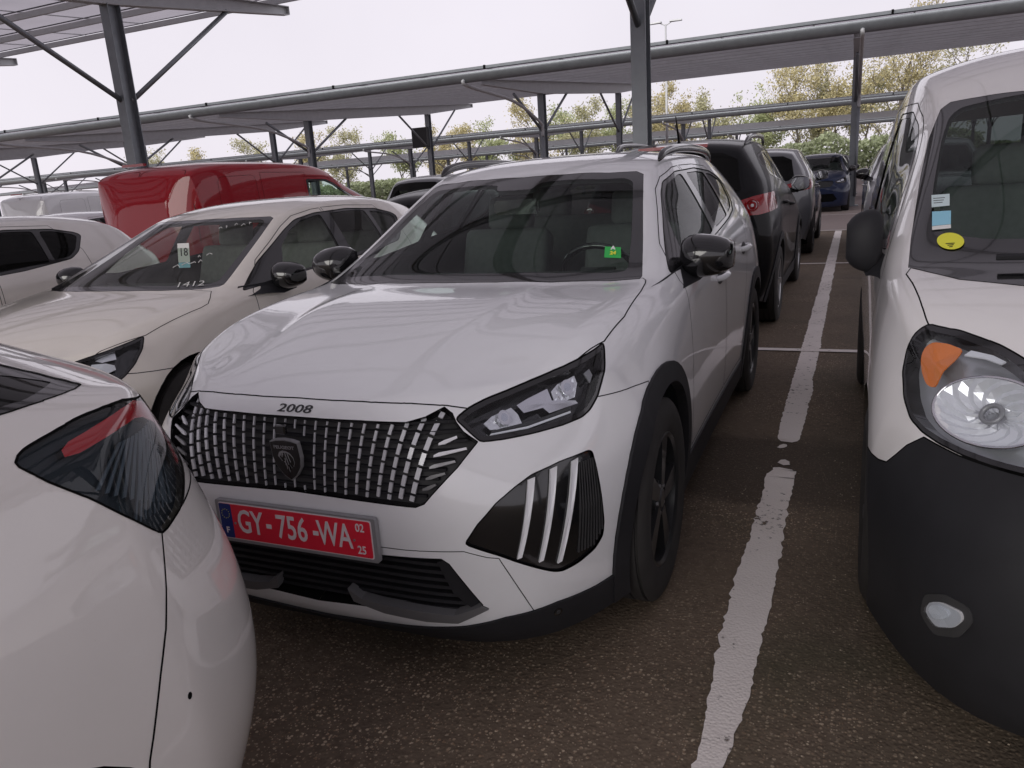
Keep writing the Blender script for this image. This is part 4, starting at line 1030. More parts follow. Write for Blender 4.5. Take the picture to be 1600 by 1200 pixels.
    for s in (1, -1):
        for c in range(NC+1):
            if c == 0 and s < 0: continue
            xt = .428*((c)/NC)**1.06; xb = .372*((c)/NC)
            wd = .0030+.0098*(c/NC)**1.7
            zt = .798 + (.024*max(0, (xt-.33)/.1) if xt > .33 else 0); zb = .600
            nrow = 6; L = zt-zb
            for r in range(nrow+1):
                a = zt - L*(r-.5*(c % 2)*.9)/nrow; b = a - L/nrow*.80
                a = min(a, zt-.002); b = max(b, zb+.002)
                if a-b < .008: continue
                if c <= 1 and (a+b)/2 > .628 and (a+b)/2 < .765: continue
                q = []
                for z in (a, b):
                    x = xb+(xt-xb)*(z-zb)/(zt-zb); h, n = sh.front(max(x, .0005), z); q.append((Vector((h.x, h.y, z))-n*.010, n))
                (pa, n), (pb, _) = q; ax = (pa-pb).normalized(); sd = n.cross(ax).normalized()
                bm = bmesh.new(); vs = []
                for p in (pb, pa):
                    for dx, dn in ((-wd/2, 0), (wd/2, 0), (wd/2, -.005), (-wd/2, -.005)): vs.append(p + sd*dx + n*dn)
                if s < 0: vs = [Vector((-v.x, v.y, v.z)) for v in vs]
                V_ = [bm.verts.new(v) for v in vs]
                for f in ((0, 1, 2, 3), (4, 5, 6, 7), (0, 1, 5, 4), (1, 2, 6, 5), (2, 3, 7, 6), (3, 0, 4, 7)): bm.faces.new([V_[i] for i in f])
                bmesh.ops.recalc_face_normals(bm, faces=bm.faces)
                obj('grille_dash', bm, 'dash_pale', gr)
        for k in range(7):   # slanting whiskers outside the dashes
            z0 = .782-k*.028; xd = .372+.056*(z0-.60)/.2+.022; x1 = (.455+.9*(.79-z0) if z0 > .744 else .530-.79*(.744-z0))-.010
            if x1-xd < .02: continue
            pl = [(xd, z0-.004), (xd+.012, z0+.002), (x1, z0+.010), (x1+.003, z0+.005), (xd+.016, z0-.007), (xd, z0-.009)]
            sh.patch(pl, 0, -.006, 'grille_whisker', 'bright_white' if k in (1, 2) else 'satin_grey' if k < 4 else 'trim_grey', gr, .006, mirror=s < 0)
    # intake slats, skid trim
    for j in range(7):
        z = .268+j*.024; bm = bmesh.new(); pts = []
        for k in range(-12, 13):
            x = (.50-.35*max(0, z-.30))*k/12; h, n = sh.front(abs(x), z); pts.append(Vector((x, h.y+.030, z)))
        for a, b in zip(pts, pts[1:]): add_bar(bm, a, b, .02, .010)
        obj('intake_slat', bm, 'plastic_black', P['lower_intake'][0])
    for s in (1, -1):
        # claw lights
        cl = P['light_surround'][0 if s > 0 else 1]
        def az40(px): return px
        for (u0, z0), (u1, z1) in (((.082, .435), (.136, .640)), ((.142, .412), (.205, .652)), ((.198, .392), (.275, .655))):
            pl = []; n_ = 8
            for k in range(n_+1): t = k/n_; pl.append((u0+(u1-u0)*t-.0065-.004*t, z0+(z1-z0)*t))
            for k in range(n_, -1, -1): t = k/n_; pl.append((u0+(u1-u0)*t+.0065+.004*t, z0+(z1-z0)*t+.003))
            sh.patch(pl, 40, .001, 'light_bar', 'bright_white', cl, .006, mirror=s < 0)
        for k in range(9):
            u = .262+.011*k; z0, z1 = .40+.012*max(0, k-5), .645
            pl = [(u+.10*(z-.40)*(1-k/9)-.0018, z) for z in (z0, (z0+z1)/2, z1)] + [(u+.10*(z-.40)*(1-k/9)+.0018, z) for z in (z1, (z0+z1)/2, z0)]
            sh.patch(pl, 40, -.001, 'rib', 'plastic_dark', cl, .005, mirror=s < 0)
        # headlight inside
        hl = P['headlight'][0 if s > 0 else 1]
        sh.patch(inset_poly(LAMP, .004), 40, -.045, 'housing', 'gloss_black', hl, .004, mirror=s < 0)
        for nm, pl, off, mt in (('reflector', [(.047, .792), (.075, .806), (.135, .818), (.150, .800), (.155, .778), (.10, .772), (.06, .776)], -.03, 'lamp_facets'),
                                ('reflector', [(.262, .835), (.285, .850), (.345, .866), (.350, .84), (.335, .806), (.29, .803), (.265, .812)], -.028, 'lamp_facets'),
                                ('facet', [(.150, .818), (.185, .828), (.250, .842), (.256, .812), (.33, .797), (.338, .788), (.24, .784), (.225, .800), (.165, .798)], -.022, 'chrome'),
                                ('light_guide', [(.050, .757), (.055, .761), (.16, .763), (.30, .774), (.30, .769), (.16, .758)], -.010, 'bright_white'),
                                ('facet', [(.06, .770), (.20, .776), (.31, .786), (.31, .780), (.20, .768), (.06, .763)], -.02, 'plastic_dark'),
                                ('side_marker', [(.375, .862), (.400, .872), (.405, .85), (.39, .83)], -.02, 'satin_grey')):
            sh.patch(pl, 40, off, nm, mt, hl, .004, mirror=s < 0)
        for (u, z, r) in ((.105, .795, .017), (.31, .835, .020)):
            sh.patch(circle(u, z, r, 16), 40, -.018, 'lamp_bowl', 'chrome', hl, .004, mirror=s < 0); sh.patch(circle(u, z, r*.55, 12), 40, -.016, 'lamp_bulb', 'glass_lamp', hl, .004, mirror=s < 0)
    # badge, model name, plate
    h, n = sh.front(0.0005, .69); SH = [(-.036, .042), (-.02, .047), (0, .049), (.02, .047), (.036, .042), (.037, 0), (.031, -.028), (.016, -.052), (0, -.066), (-.016, -.052), (-.031, -.028), (-.037, 0)]
    fb = frame((0, h.y-.012, .70), (1, 0, 0), (0, -n.z*0-.12, 1))
    bt = empty('badge'); bt.parent = root
    bm = bmesh.new(); add_prism(bm, [(a*1.30, b*1.1) for a, b in SH], -.01, .003, lambda u, v, d: fb @ Vector((u, v, d))); obj('badge_rim', bm, 'satin_grey', bt)
    bm = bmesh.new(); add_prism(bm, [(a*1.23, b*1.04) for a, b in SH], .0, .005, lambda u, v, d: fb @ Vector((u, v, d))); obj('badge_field', bm, 'gloss_black', bt)
    text_obj('PEUGEOT', .0135, 'satin_grey', bt, fb @ Matrix.Translation((0, .031, .006)), 'lettering', .0004, .0003, 1.18)
    lion = [(-.026, .004), (-.02, .016), (-.008, .021), (.004, .020), (.016, .014), (.024, .003), (.026, -.012), (.020, -.026), (.017, -.016), (.012, -.032), (.008, -.020), (.003, -.044), (.001, -.026), (-.004, -.036), (-.004, -.018), (-.010, -.010), (-.017, -.010), (-.012, -.004), (-.021, -.002)]
    bm = bmesh.new(); add_prism(bm, lion, .004, .0065, lambda u, v, d: fb @ Vector((u, v, d))); bmesh.ops.triangulate(bm, faces=[f for f in bm.faces if len(f.verts) > 4]); obj('badge_lion', bm, 'satin_grey', bt)
    bm = bmesh.new(); add_prism(bm, [(a*.86+.003, b*.82-.002) for a, b in lion], .006, .0072, lambda u, v, d: fb @ Vector((u, v, d))); bmesh.ops.triangulate(bm, faces=[f for f in bm.faces if len(f.verts) > 4]); obj('badge_lion_fill', bm, 'gloss_black', bt)  # black inner area of the lion emblem
    for x0, y0, x1, y1 in ((-.006, .016, -.012, .002), (0, .017, .006, -.02), (.008, .014, .014, -.012), (-.002, .0, -.004, -.022), (-.016, .008, -.006, .010)):
        bm = bmesh.new(); add_bar(bm, fb @ Vector((x0, y0, .0075)), fb @ Vector((x1, y1, .0075)), .0022, .001, up=(0, -1, 0)); obj('badge_stroke', bm, 'satin_grey', bt)
    bm = bmesh.new(); add_box(bm, fb @ Vector((0, .083, .0)), (.034, .014, .026)); bmesh.ops.bevel(bm, geom=bm.edges[:], offset=.003, segments=1, affect='EDGES'); obj('front_camera', bm, 'gloss_black', root)
    h, n = sh.front(0.0005, .822); f2 = frame(h+n*.0012, (1, 0, 0), (0, .35, 1)); f2 = frame(h+n*.0012, (1, 0, 0), Vector((0, n.z, -n.y)))
    text_obj('2008', .033, 'letter_dark', root, f2, 'model_lettering', .0012, .0002, 1.75, shear=.25)
    pl = empty('number_plate'); pl.parent = root; pl.location = (0, -.737, .492)
    fp = frame((0, 0, 0), (1, 0, 0), (0, 0, 1))
    def prect(nm, x0, x1, z0, z1, d0, d1, mt, par=pl, r=.004):
        bm = bmesh.new(); add_prism(bm, rounded([(x0, z0), (x1, z0), (x1, z1), (x0, z1)], r, 3), d0, d1, lambda u, v, d: Vector((u, -d, v))); bmesh.ops.recalc_face_normals(bm, faces=bm.faces); return obj(nm, bm, mt, par)
    prect('plate_holder', -.274, .274, -.066, .062, -.012, .004, 'satin_grey', r=.006)
    prect('plate_border', -.262, .262, -.056, .056, .004, .0055, 'letter_pale', r=.008)
    prect('plate_field', -.259, .259, -.053, .053, .0055, .0065, 'plate_red', r=.007)
    prect('country_band', -.259, -.215, -.053, .053, .0064, .0070, 'plate_blue', r=.004)
    for tx, x, z, sz, sxx, bd in (('GY', -.150, 0, .10, .70, .0012), ('756', -.003, 0, .10, .72, .0012), ('WA', .142, 0, .10, .66, .0012), ('02', .226, .032, .033, .85, .0005), ('25', .226, -.033, .033, .85, .0005)):
        text_obj(tx, sz, 'letter_pale', pl, fp @ Matrix.Translation((x, z, .0070)), 'plate_lettering', .0006, bd, sxx)
    text_obj('F', .026, 'letter_pale', pl, fp @ Matrix.Translation((-.237, -.030, .0074)), 'plate_lettering', .0004, .0006)
    for k in range(12):
        a = 2*math.pi*k/12; bm = bmesh.new(); bmesh.ops.create_circle(bm, cap_ends=True, segments=5, radius=.0016)
        for v in bm.verts: v.co = Vector((-.237+.014*math.cos(a)+v.co.x, -.0073, .022+.014*math.sin(a)+v.co.y))
        obj('star', bm, 'sticker_yellow', pl)
    for x in (-.083, .079): prect('plate_dash', x-.009, x+.009, -.007, .006, .0064, .0075, 'letter_pale', r=.001)
    for x in (-.205, .205): prect('plate_screw', x-.003, x+.003, -.008, -.002, .0064, .0085, 'satin_grey', r=.002)
    # mirrors, rails, handles, wheels, cabin
    for s in (1, -1):
        door_mirror(root, (.888, .82, 1.062), s, base=(.775, .42, .962), size=(.122, .10, .083))
        roof_rail(root, [(.572, 1.40, 1.448), (.575, 1.50, 1.480), (.588, 1.75, 1.503), (.592, 2.2, 1.508), (.585, 2.65, 1.492), (.57, 2.90, 1.438)], s)
        handle(root, sh, 1.40, .905, s); handle(root, sh, 2.24, .955, s)
    for y in (.07, 2.685):
        wheel('wheel', root, .872, y, R=.338, style='wide'); wheel('wheel', root, -.872, y, R=.338, style='wide', side=-1)
    wheel_well(root, .10, .335, .395); wheel_well(root, 2.71, .335, .395)
    underbody(root, -.36, 3.2, .64, .17)
    for s in (1, -1): sh.patch(circle(.190, .238, .013, 14), 40, .0075, "parking_sensor", "gloss_black", root, .004, mirror=s < 0); sh.patch(circle(.190, .238, .007, 12), 40, .0085, "parking_sensor", "plastic_dark", root, .004, mirror=s < 0)
    dashboard(root, .72, .97); seat(root, .36, 1.42, .52); seat(root, -.36, 1.42, .52); seat(root, 0, 2.25, .54, wid=1.25, bench=True)
    # cabin mirror, windscreen sticker
    bm = bmesh.new(); add_box(bm, (0, 1.02, 1.28), (.22, .03, .065)); bmesh.ops.bevel(bm, geom=bm.edges[:], offset=.01, segments=2, affect='EDGES'); obj('cabin_mirror', bm, 'gloss_black', root)
    return root, sh, P
hero, hero_shell, hero_parts = build_hero()
# ---------------------------------------------------------------- the other parked cars
SMALL = dict(
    st=[(-.655, 1, 0), (-.635, 1, 0), (-.54, .98, 0), (-.40, .94, 0), (-.18, .88, 0), (.05, .82, 0), (.20, .78, 0), (.28, .76, 0), (.36, .72, 0), (.60, .62, 0), (.9, .48, 0), (1.08, .40, 0), (1.2, .33, 0),
        (1.34, .26, 0), (1.6, .15, 0), (2.0, 0, 0), (2.35, 0, 0), (2.65, 0, .1), (2.85, 0, .3), (2.97, 0, .45), (3.05, 0, .6), (3.18, 0, .85), (3.26, 0, 1)],
    C=[(-.66, .735), (-.61, .765), (-.4, .845), (-.15, .895), (.1, .93), (.27, .948), (.34, .968), (.6, 1.085), (.9, 1.212), (1.08, 1.285), (1.2, 1.325), (1.36, 1.362), (1.7, 1.395), (2.1, 1.402), (2.5, 1.38), (2.8, 1.335), (2.95, 1.30), (3.05, 1.19), (3.2, 1.0), (3.27, .92)],
    R=[(-.37, .615, .755), (-.2, .665, .82), (0, .69, .865), (.3, .705, .91), (.44, .703, .932), (.52, .695, .952), (.8, .64, 1.08), (1.05, .588, 1.195), (1.2, .55, 1.268), (1.35, .545, 1.312), (1.7, .56, 1.345), (2.2, .555, 1.342), (2.6, .53, 1.30), (2.85, .51, 1.25), (3.0, .53, 1.12), (3.22, .60, .93)],
    B=[(-.14, .785, .72), (-.05, .798, .755), (.1, .808, .80), (.3, .815, .845), (.8, .825, .895), (1.5, .832, .925), (2.1, .832, .955), (2.7, .80, .965), (2.95, .76, .945), (3.05, .74, .90)],
    W=[(-.14, .83, .16, .862, .50), (0, .83, .16, .865, .55), (.5, .81, .16, .85, .55), (1.3, .81, .16, .848, .58), (2.2, .81, .16, .855, .60), (2.54, .82, .17, .868, .6), (2.8, .79, .19, .855, .6), (3.05, .73, .24, .82, .62)],
    nose=[(.12, -.60), (.19, -.68), (.32, -.70), (.42, -.715), (.52, -.72), (.60, -.705), (.68, -.68), (.735, -.645)],
    tail=[(.24, 3.17), (.31, 3.24), (.42, 3.28), (.55, 3.30), (.66, 3.30), (.76, 3.30), (.84, 3.285), (.92, 3.26)],
    Dn=(.5, 2.6), Dt=(.22, 3), pnr=[6, 6, 6, 6, 5.5, 4.6, 3.6, 2.6], crown=2.8, bulge=.012)
VAN = dict(   # small panel van with a short bonnet
    st=[(-.74, 1, 0), (-.715, 1, 0), (-.62, .98, 0), (-.45, .95, 0), (-.28, .9, 0), (-.14, .85, 0), (-.06, .82, 0), (.02, .80, 0), (.2, .72, 0), (.5, .58, 0), (.8, .45, 0), (1.0, .36, 0), (1.14, .3, 0), (1.3, .22, 0), (1.6, .1, 0),
        (2.1, 0, 0), (2.6, 0, 0), (3.0, 0, .1), (3.24, 0, .5), (3.32, 0, .85), (3.335, 0, .97), (3.34, 0, 1)],
    C=[(-.74, .90), (-.68, .935), (-.5, 1.0), (-.28, 1.05), (-.1, 1.08), (-.03, 1.095), (.04, 1.12), (.2, 1.21), (.5, 1.375), (.8, 1.53), (1.0, 1.625), (1.14, 1.695), (1.3, 1.765), (1.6, 1.825), (2.1, 1.85), (2.6, 1.855), (3.1, 1.84), (3.25, 1.80), (3.35, 1.68)],
    R=[(-.45, .66, .88), (-.25, .745, .965), (-.1, .785, 1.01), (.08, .805, 1.045), (.18, .806, 1.065), (.26, .80, 1.095), (.6, .768, 1.265), (.95, .722, 1.445), (1.2, .70, 1.575), (1.35, .715, 1.66), (1.6, .735, 1.725), (2.1, .74, 1.75), (2.8, .73, 1.75), (3.2, .71, 1.72), (3.35, .67, 1.62)],
    B=[(-.32, .815, .83), (-.2, .845, .88), (0, .868, .94), (.3, .880, .985), (.8, .892, 1.01), (1.5, .90, 1.02), (2.6, .90, 1.03), (3.1, .885, 1.03), (3.25, .86, 1.03)],
    W=[(-.32, .895, .13, .915, .48), (-.1, .90, .13, .922, .6), (.5, .87, .16, .915, .62), (1.5, .86, .18, .91, .65), (2.7, .865, .19, .912, .65), (3.1, .85, .22, .90, .66), (3.25, .82, .25, .88, .66)],
    nose=[(.11, -.80), (.19, -.875), (.36, -.90), (.50, -.905), (.62, -.895), (.73, -.865), (.83, -.815), (.90, -.735)],
    tail=[(.3, 3.30), (.4, 3.36), (.55, 3.39), (.75, 3.40), (1.0, 3.40), (1.25, 3.39), (1.5, 3.37), (1.68, 3.34)],
    Dn=(.42, 2.6), Dt=(.10, 5), pnr=[7, 7, 7, 7, 6, 4.8, 3.8, 2.6], crown=3.2, bulge=.022)
BOXY = dict(VAN, R=[(y, x + (.10*min(1, max(0, (y-.9)/.6))), z + (.035*min(1, max(0, (y-.9)/.6)))) for y, x, z in VAN['R']], crown=4.5, bulge=.006,
    st=VAN['st'][:-4] + [(3.26, 0, .3), (3.315, 0, .7), (3.335, 0, .95), (3.34, 0, 1)])
HATCH_TAIL = dict(SMALL,   # the pearl white hatchback seen from behind its flank
    st=[(-.655, 1, 0), (-.635, 1, 0), (-.40, .94, 0), (.05, .82, 0), (.28, .76, 0), (.60, .62, 0), (1.08, .40, 0), (1.34, .26, 0), (1.6, .15, 0), (2.0, 0, 0), (2.35, 0, .0), (2.55, 0, .15), (2.72, 0, .35), (2.86, 0, .55), (2.98, 0, .72), (3.10, 0, .86), (3.20, 0, .95), (3.26, 0, 1)],
    C=[(-.66, .735), (-.61, .765), (-.4, .845), (-.15, .895), (.1, .93), (.27, .948), (.34, .968), (.6, 1.085), (.9, 1.212), (1.08, 1.285), (1.2, 1.325), (1.36, 1.372), (1.7, 1.42), (2.1, 1.44), (2.4, 1.42), (2.62, 1.39), (2.74, 1.35), (2.88, 1.27), (3.1, 1.15), (3.27, 1.06)],
    R=[(-.37, .615, .755), (-.2, .665, .82), (0, .69, .865), (.3, .705, .91), (.44, .703, .932), (.52, .695, .952), (.8, .64, 1.08), (1.05, .588, 1.195), (1.2, .55, 1.268), (1.35, .545, 1.322), (1.7, .56, 1.365), (2.1, .555, 1.36), (2.35, .56, 1.34), (2.55, .60, 1.25), (2.75, .655, 1.155), (2.9, .67, 1.105), (3.1, .64, 1.075), (3.25, .60, 1.05)],
    B=[(-.14, .785, .72), (-.05, .798, .755), (.1, .808, .80), (.3, .815, .845), (.8, .825, .895), (1.5, .832, .96), (2.1, .83, 1.02), (2.5, .80, 1.045), (2.75, .775, 1.045), (2.95, .75, 1.025)],
    W=[(-.14, .83, .16, .862, .50), (0, .83, .16, .865, .55), (.5, .81, .16, .85, .55), (1.3, .81, .16, .848, .58), (2.2, .82, .16, .875, .55), (2.5, .83, .17, .895, .52), (2.8, .82, .19, .88, .50), (3.0, .79, .22, .86, .48)],
    tail=[(.20, 3.24), (.27, 3.33), (.38, 3.39), (.50, 3.41), (.62, 3.41), (.76, 3.39), (.92, 3.34), (1.06, 3.26)], Dt=(.36, 3), ptr=[4.2, 4.2, 4.2, 4, 3.8, 3.4, 3.2, 3])
#CASTSTOP
def scaled(sp, sx, sy, sz):
    q = dict(sp); q['st'] = [(y*sy, a, b) for y, a, b in sp['st']]; q['C'] = [(y*sy, z*sz) for y, z in sp['C']]
    for k in 'RB': q[k] = [(y*sy, x*sx, z*sz) for y, x, z in sp[k]]
    q['W'] = [(y*sy, a*sx, b*sz, c*sx, d*sz) for y, a, b, c, d in sp['W']]
    for k in ('nose', 'tail'): q[k] = [(z*sz, y*sy) for z, y in sp[k]]
    q['Dn'] = (sp['Dn'][0]*sy, sp['Dn'][1]); q['Dt'] = (sp['Dt'][0]*sy, sp['Dt'][1]); return q
SMALL_F = dict(
    ws=[(-.01, .285), (.2, .295), (.4, .34), (.6, .43), (.675, .49), (.68, .52), (.61, .80), (.56, 1.0), (.505, 1.20), (.47, 1.215), (.36, 1.165), (.2, 1.115), (-.01, 1.095)],
    wi=[(-.01, .345), (.2, .355), (.4, .40), (.58, .485), (.625, .53), (.615, .58), (.565, .80), (.52, 1.0), (.475, 1.155), (.44, 1.165), (.34, 1.12), (.2, 1.075), (-.01, 1.055)],
    dlo=[(.54, .912), (.80, 1.045), (1.0, 1.13), (1.16, 1.20), (1.3, 1.255), (1.5, 1.285), (1.85, 1.295), (2.2, 1.275), (2.38, 1.235), (2.42, 1.21), (2.30, 1.09), (2.2, 1.04), (1.8, .995), (1.06, .955)],
    wins=[[(.92, .985), (1.05, 1.115), (1.2, 1.195), (1.34, 1.248), (1.5, 1.270), (1.545, 1.272), (1.50, .998), (1.08, .968)], [(1.60, 1.005), (1.64, 1.276), (1.85, 1.280), (2.04, 1.270), (2.02, 1.035)], [(2.06, 1.045), (2.09, 1.265), (2.2, 1.258), (2.34, 1.225), (2.375, 1.205), (2.28, 1.105), (2.2, 1.06)]],
    doors=[[(.60, .30), (.58, .55), (.60, .90), (.80, 1.055), (1.0, 1.145), (1.16, 1.222), (1.3, 1.278), (1.5, 1.308), (1.58, 1.312), (1.555, .95), (1.55, .30)], [(1.575, .30), (1.58, .95), (1.60, 1.315), (1.85, 1.318), (2.2, 1.30), (2.34, 1.10), (2.34, .85), (2.18, .58), (2.12, .30)]],
    arch=(.10, 2.60), lamp=(40, [(-.02, .69), (.06, .702), (.132, .716), (.203, .729), (.308, .752), (.435, .780), (.500, .796), (.493, .745), (.458, .685), (.413, .640), (.36, .612), (.277, .618), (.204, .635), (.08, .66)]),
    grille=[(-.01, .67), (.3, .67), (.42, .69), (.46, .64), (.38, .52), (.30, .485), (-.01, .48)], intake=[(-.01, .34), (.40, .35), (.52, .27), (.44, .22), (-.01, .20)],
    rearwin=[(-.01, 1.24), (.38, 1.225), (.46, 1.18), (.52, 1.0), (.46, .95), (-.01, .935)], tail=[(.82, .90), (.40, .88), (.36, .80), (.60, .74), (.80, .72), (.9, .78)],
    mirror=((.895, .80, .965), (.105, .09, .075), (.79, .60, .91)), handles=[(1.40, .84), (2.22, .875)], seats=(1.40, 2.15, .46), dash=(.72, .885), R=.31, lowskirt=.24)
def scale_feat(F, sx, sy, sz):
    q = dict(F)
    for k in ('ws', 'wi'): q[k] = [(x*sx, y*sy) for x, y in F[k]]
    q['dlo'] = [(y*sy, z*sz) for y, z in F['dlo']]
    for k in ('wins', 'doors'): q[k] = [[(y*sy, z*sz) for y, z in w] for w in F[k]]
    for k in ('grille', 'intake', 'rearwin', 'tail'): q[k] = [(x*sx, z*sz) for x, z in F[k]]
    q['lamp'] = (F['lamp'][0], [(u, z*sz) for u, z in F['lamp'][1]]); q['arch'] = tuple(y*sy for y in F['arch'])
    (a, b, c), s, (d, e, f) = F['mirror']; q['mirror'] = ((a*sx, b*sy, c*sz), s, (d*sx, e*sy, f*sz)); q['handles'] = [(y*sy, z*sz) for y, z in F['handles']]
    q['seats'] = tuple((F['seats'][0]*sy, F['seats'][1]*sy, F['seats'][2]*sz)); q['dash'] = (F['dash'][0]*sy, F['dash'][1]*sz); return q
def std_car(name, label, sp, F, loc, rz, mat, lv=2, group=None, glass='glass_clear', rear_glass='glass_dark', rails=None, detail=1, seatmat='seat_cloth', mirror_mat='gloss_black', clad=None, rimmat='alloy_grey', cat='car', sides=True, back=True, panel=False):
    root = empty(name, loc, rz); tag(root, label, cat, group); sh = Shell(shell(sp, lv)); side = lambda c: c.x > .4
    az, LP = F['lamp']; LP = rounded(LP, .012, 2); sh.cut(LP, az, 'headlight', .004)
    sh.cut(inset_poly(LP, .012), az, 'headlight_lens', only='headlight')
    if F.get('grille'): sh.cut(F['grille'], 0, 'grille')
    if F.get('intake'): sh.cut(F['intake'], 0, 'intake')
    sh.cut(F['ws'], 'top', 'windscreen_border', flt=F.get('wsflt')); sh.cut(rounded(F['wi'], .03), 'top', 'windscreen', only='windscreen_border')
    sh.cut(rounded(F['dlo'], .03), 90, 'window_frame', .003, flt=side)
    for k, w in enumerate(F['wins']): sh.cut(rounded(w, .025), 90, 'side_window_%d' % k, only='window_frame')
    yb = max(y for y, a, b in sp['st'])-.55
    sh.cut([(-a, b) for a, b in F['rearwin']], 180, 'rear_window', flt=lambda c: c.y > yb); sh.cut(rounded([(-a, b) for a, b in F['tail']], .02), 180, 'tail_light', .003, flt=lambda c: c.y > yb, face=.02)
    for i, cy in enumerate(F['arch']):
        if clad: sh.cut(circle(cy, F['R'], F['R']+.115, 40), 90, 'arch_%d' % i, flt=side, face=-.2)
        sh.cut(circle(cy, F['R'], F['R']+.052, 40), 90, 'hole', flt=lambda c: c.x > .35, face=-.3)
    sh.delete('hole')
    if clad: sh.cut([(F['arch'][0]+.3, .33), (F['arch'][1]-.3, .32), (F['arch'][1]-.3, -.1), (F['arch'][0]+.3, -.1)], 90, 'sill_cladding', flt=side, only='body', face=-.2)
    if F.get('bumper'): sh.cut(F['bumper'][1], F['bumper'][0], 'front_bumper', .004, flt=lambda c: c.y < F['arch'][0]+.0, only='body')
    if F.get('hood'): sh.cut(F['hood'], 'top', 'hood', .004, only='body', flt=lambda c: c.y < F.get('hoody', .6))
    for k, d in enumerate(F['doors']): sh.cut(d, 90, 'door_%d' % k, .004, flt=side, only='body')
    if F.get('skirt'): sh.cut(F['skirt'][1], F['skirt'][0], 'bumper_skirt', flt=lambda c: c.y < F['arch'][0], only=['body', 'front_bumper'])
    for nm, az_, poly, gr_ in F.get('extra', []): sh.cut(poly, az_, nm, gr_, only='body')
    P = sh.build(root, {'body': dict(mat=mat), 'hood': dict(mat=mat), 'front_bumper': dict(mat=F.get('bumper_mat', mat)), 'door_0': dict(mat=mat, pair=1, name='front_door'), 'door_1': dict(mat=mat, pair=1, name='rear_door'),
        'headlight': dict(mat='gloss_black', pair=1, name='headlight', thick=.04, back=False), 'headlight_lens': dict(mat='glass_lamp', pair=1), 'grille': dict(mat='plastic_black', off=-.02, thick=.0), 'intake': dict(mat='gap_black', name='lower_intake', off=-.02),
        'windscreen_border': dict(mat='gloss_black', off=-.001), 'windscreen': dict(mat=glass, off=-.001), 'window_frame': dict(mat='gloss_black', pair=1, off=-.002),
        'side_window_0': dict(mat=glass, pair=1, name='front_side_window', off=-.005), 'side_window_1': dict(mat=glass, pair=1, name='rear_side_window', off=-.005), 'side_window_2': dict(mat=glass, pair=1, name='quarter_window', off=-.005),
        'rear_window': dict(mat=rear_glass), 'tail_light': dict(mat='lens_red', pair=1, off=.003), 'arch_0': dict(mat='plastic_black', pair=1, name='wheel_arch_trim', off=.008, thick=.03), 'arch_1': dict(mat='plastic_black', pair=1, name='wheel_arch_trim', off=.008, thick=.03),
        'sill_cladding': dict(mat='plastic_black', pair=1, off=.006), 'bumper_skirt': dict(mat='plastic_black'), **{e[0]: dict(mat=mat, name=e[0], pair=1) for e in F.get('extra', [])}})
    sh.shut_lines(root)
    wall = ['windscreen', 'side_window_0', 'side_window_1', 'side_window_2', 'hood', 'front_bumper', 'arch_0', 'arch_1', 'headlight', 'headlight_lens', 'grille', 'intake', 'bumper_skirt']
    sh.liner(root, wall + (['rear_window'] if rear_glass != 'glass_dark' else []), F.get('y0', .34), F['arch'][1]+.55)
    for s in (1, -1):
        c, sz, b = F['mirror']; door_mirror(root, c, s, mirror_mat, b, size=sz)
        if detail:
            for y, z in F['handles']: handle(root, sh, y, z, s, mat)
            hl = P['headlight'][0 if s > 0 else 1]; u0, u1 = min(a for a, b in LP), max(a for a, b in LP); z0, z1 = min(b for a, b in LP), max(b for a, b in LP); du, dz = u1-u0, z1-z0
            sh.patch(inset_poly(LP, .005), az, -.038, 'housing', F.get('housing', 'gloss_black'), hl, .004, mirror=s < 0)
            lam = F.get('lampin') or [('reflector', [(u0+du*a, z0+dz*b) for a, b in ((.16, .30), (.2, .5), (.42, .58), (.45, .32))]), ('reflector', [(u0+du*a, z0+dz*b) for a, b in ((.5, .40), (.52, .66), (.72, .76), (.74, .46))])]
            for q in lam: sh.patch(q[1], az, q[3] if len(q) > 3 else -.022, q[0], q[2] if len(q) > 2 else 'reflector', hl, .004, mirror=s < 0)
        if rails: roof_rail(root, rails, s)
    for y in F['arch']:
        for s in (1, -1): wheel('wheel', root, s*(max(q[3] for q in sp['W'])-.018), y, R=F['R'], rim=F['R']*.66, rim_mat=rimmat, style='plain', side=s)
        wheel_well(root, y, F['R'], F['R']+.06)
    ys = [y for y, a, b in sp['st']]; underbody(root, ys[0]+.3, ys[-1]-.3, .62, .17)
    dashboard(root, *F['dash']); a, b, z = F['seats']; seat(root, .36, a, z, seatmat); seat(root, -.36, a, z, seatmat)
    if back: seat(root, 0, b, z+.02, seatmat, wid=1.2, bench=True)
    return root, sh, P


def decal_frame(sh, x, z, lift=.002, uv=None):
    h, n = sh.front(abs(x), z)
    if x < 0: h = Vector((-h.x, h.y, h.z)); n = Vector((-n.x, n.y, n.z))
    u = Vector((0, 0, 1)).cross(n).normalized()
    if uv: return frame(h+n*lift, uv[0], uv[1])
    return frame(h+n*lift, u, n.cross(u))
def recolor(o, old, new):
    for c in [o] + list(o.children_recursive):
        if c.type == 'MESH':
            for sl in c.material_slots:
                if sl.material and sl.material.name == old: sl.link = 'OBJECT'; sl.material = M[new]
def card(root, fr, x0, x1, y0, y1, mat, name='sticker', d=.0006):
    bm = bmesh.new(); add_prism(bm, rounded([(x0, y0), (x1, y0), (x1, y1), (x0, y1)], .003, 2), 0, d, lambda u, v, t: fr @ Vector((u, v, t))); return obj(name, bm, mat, root)

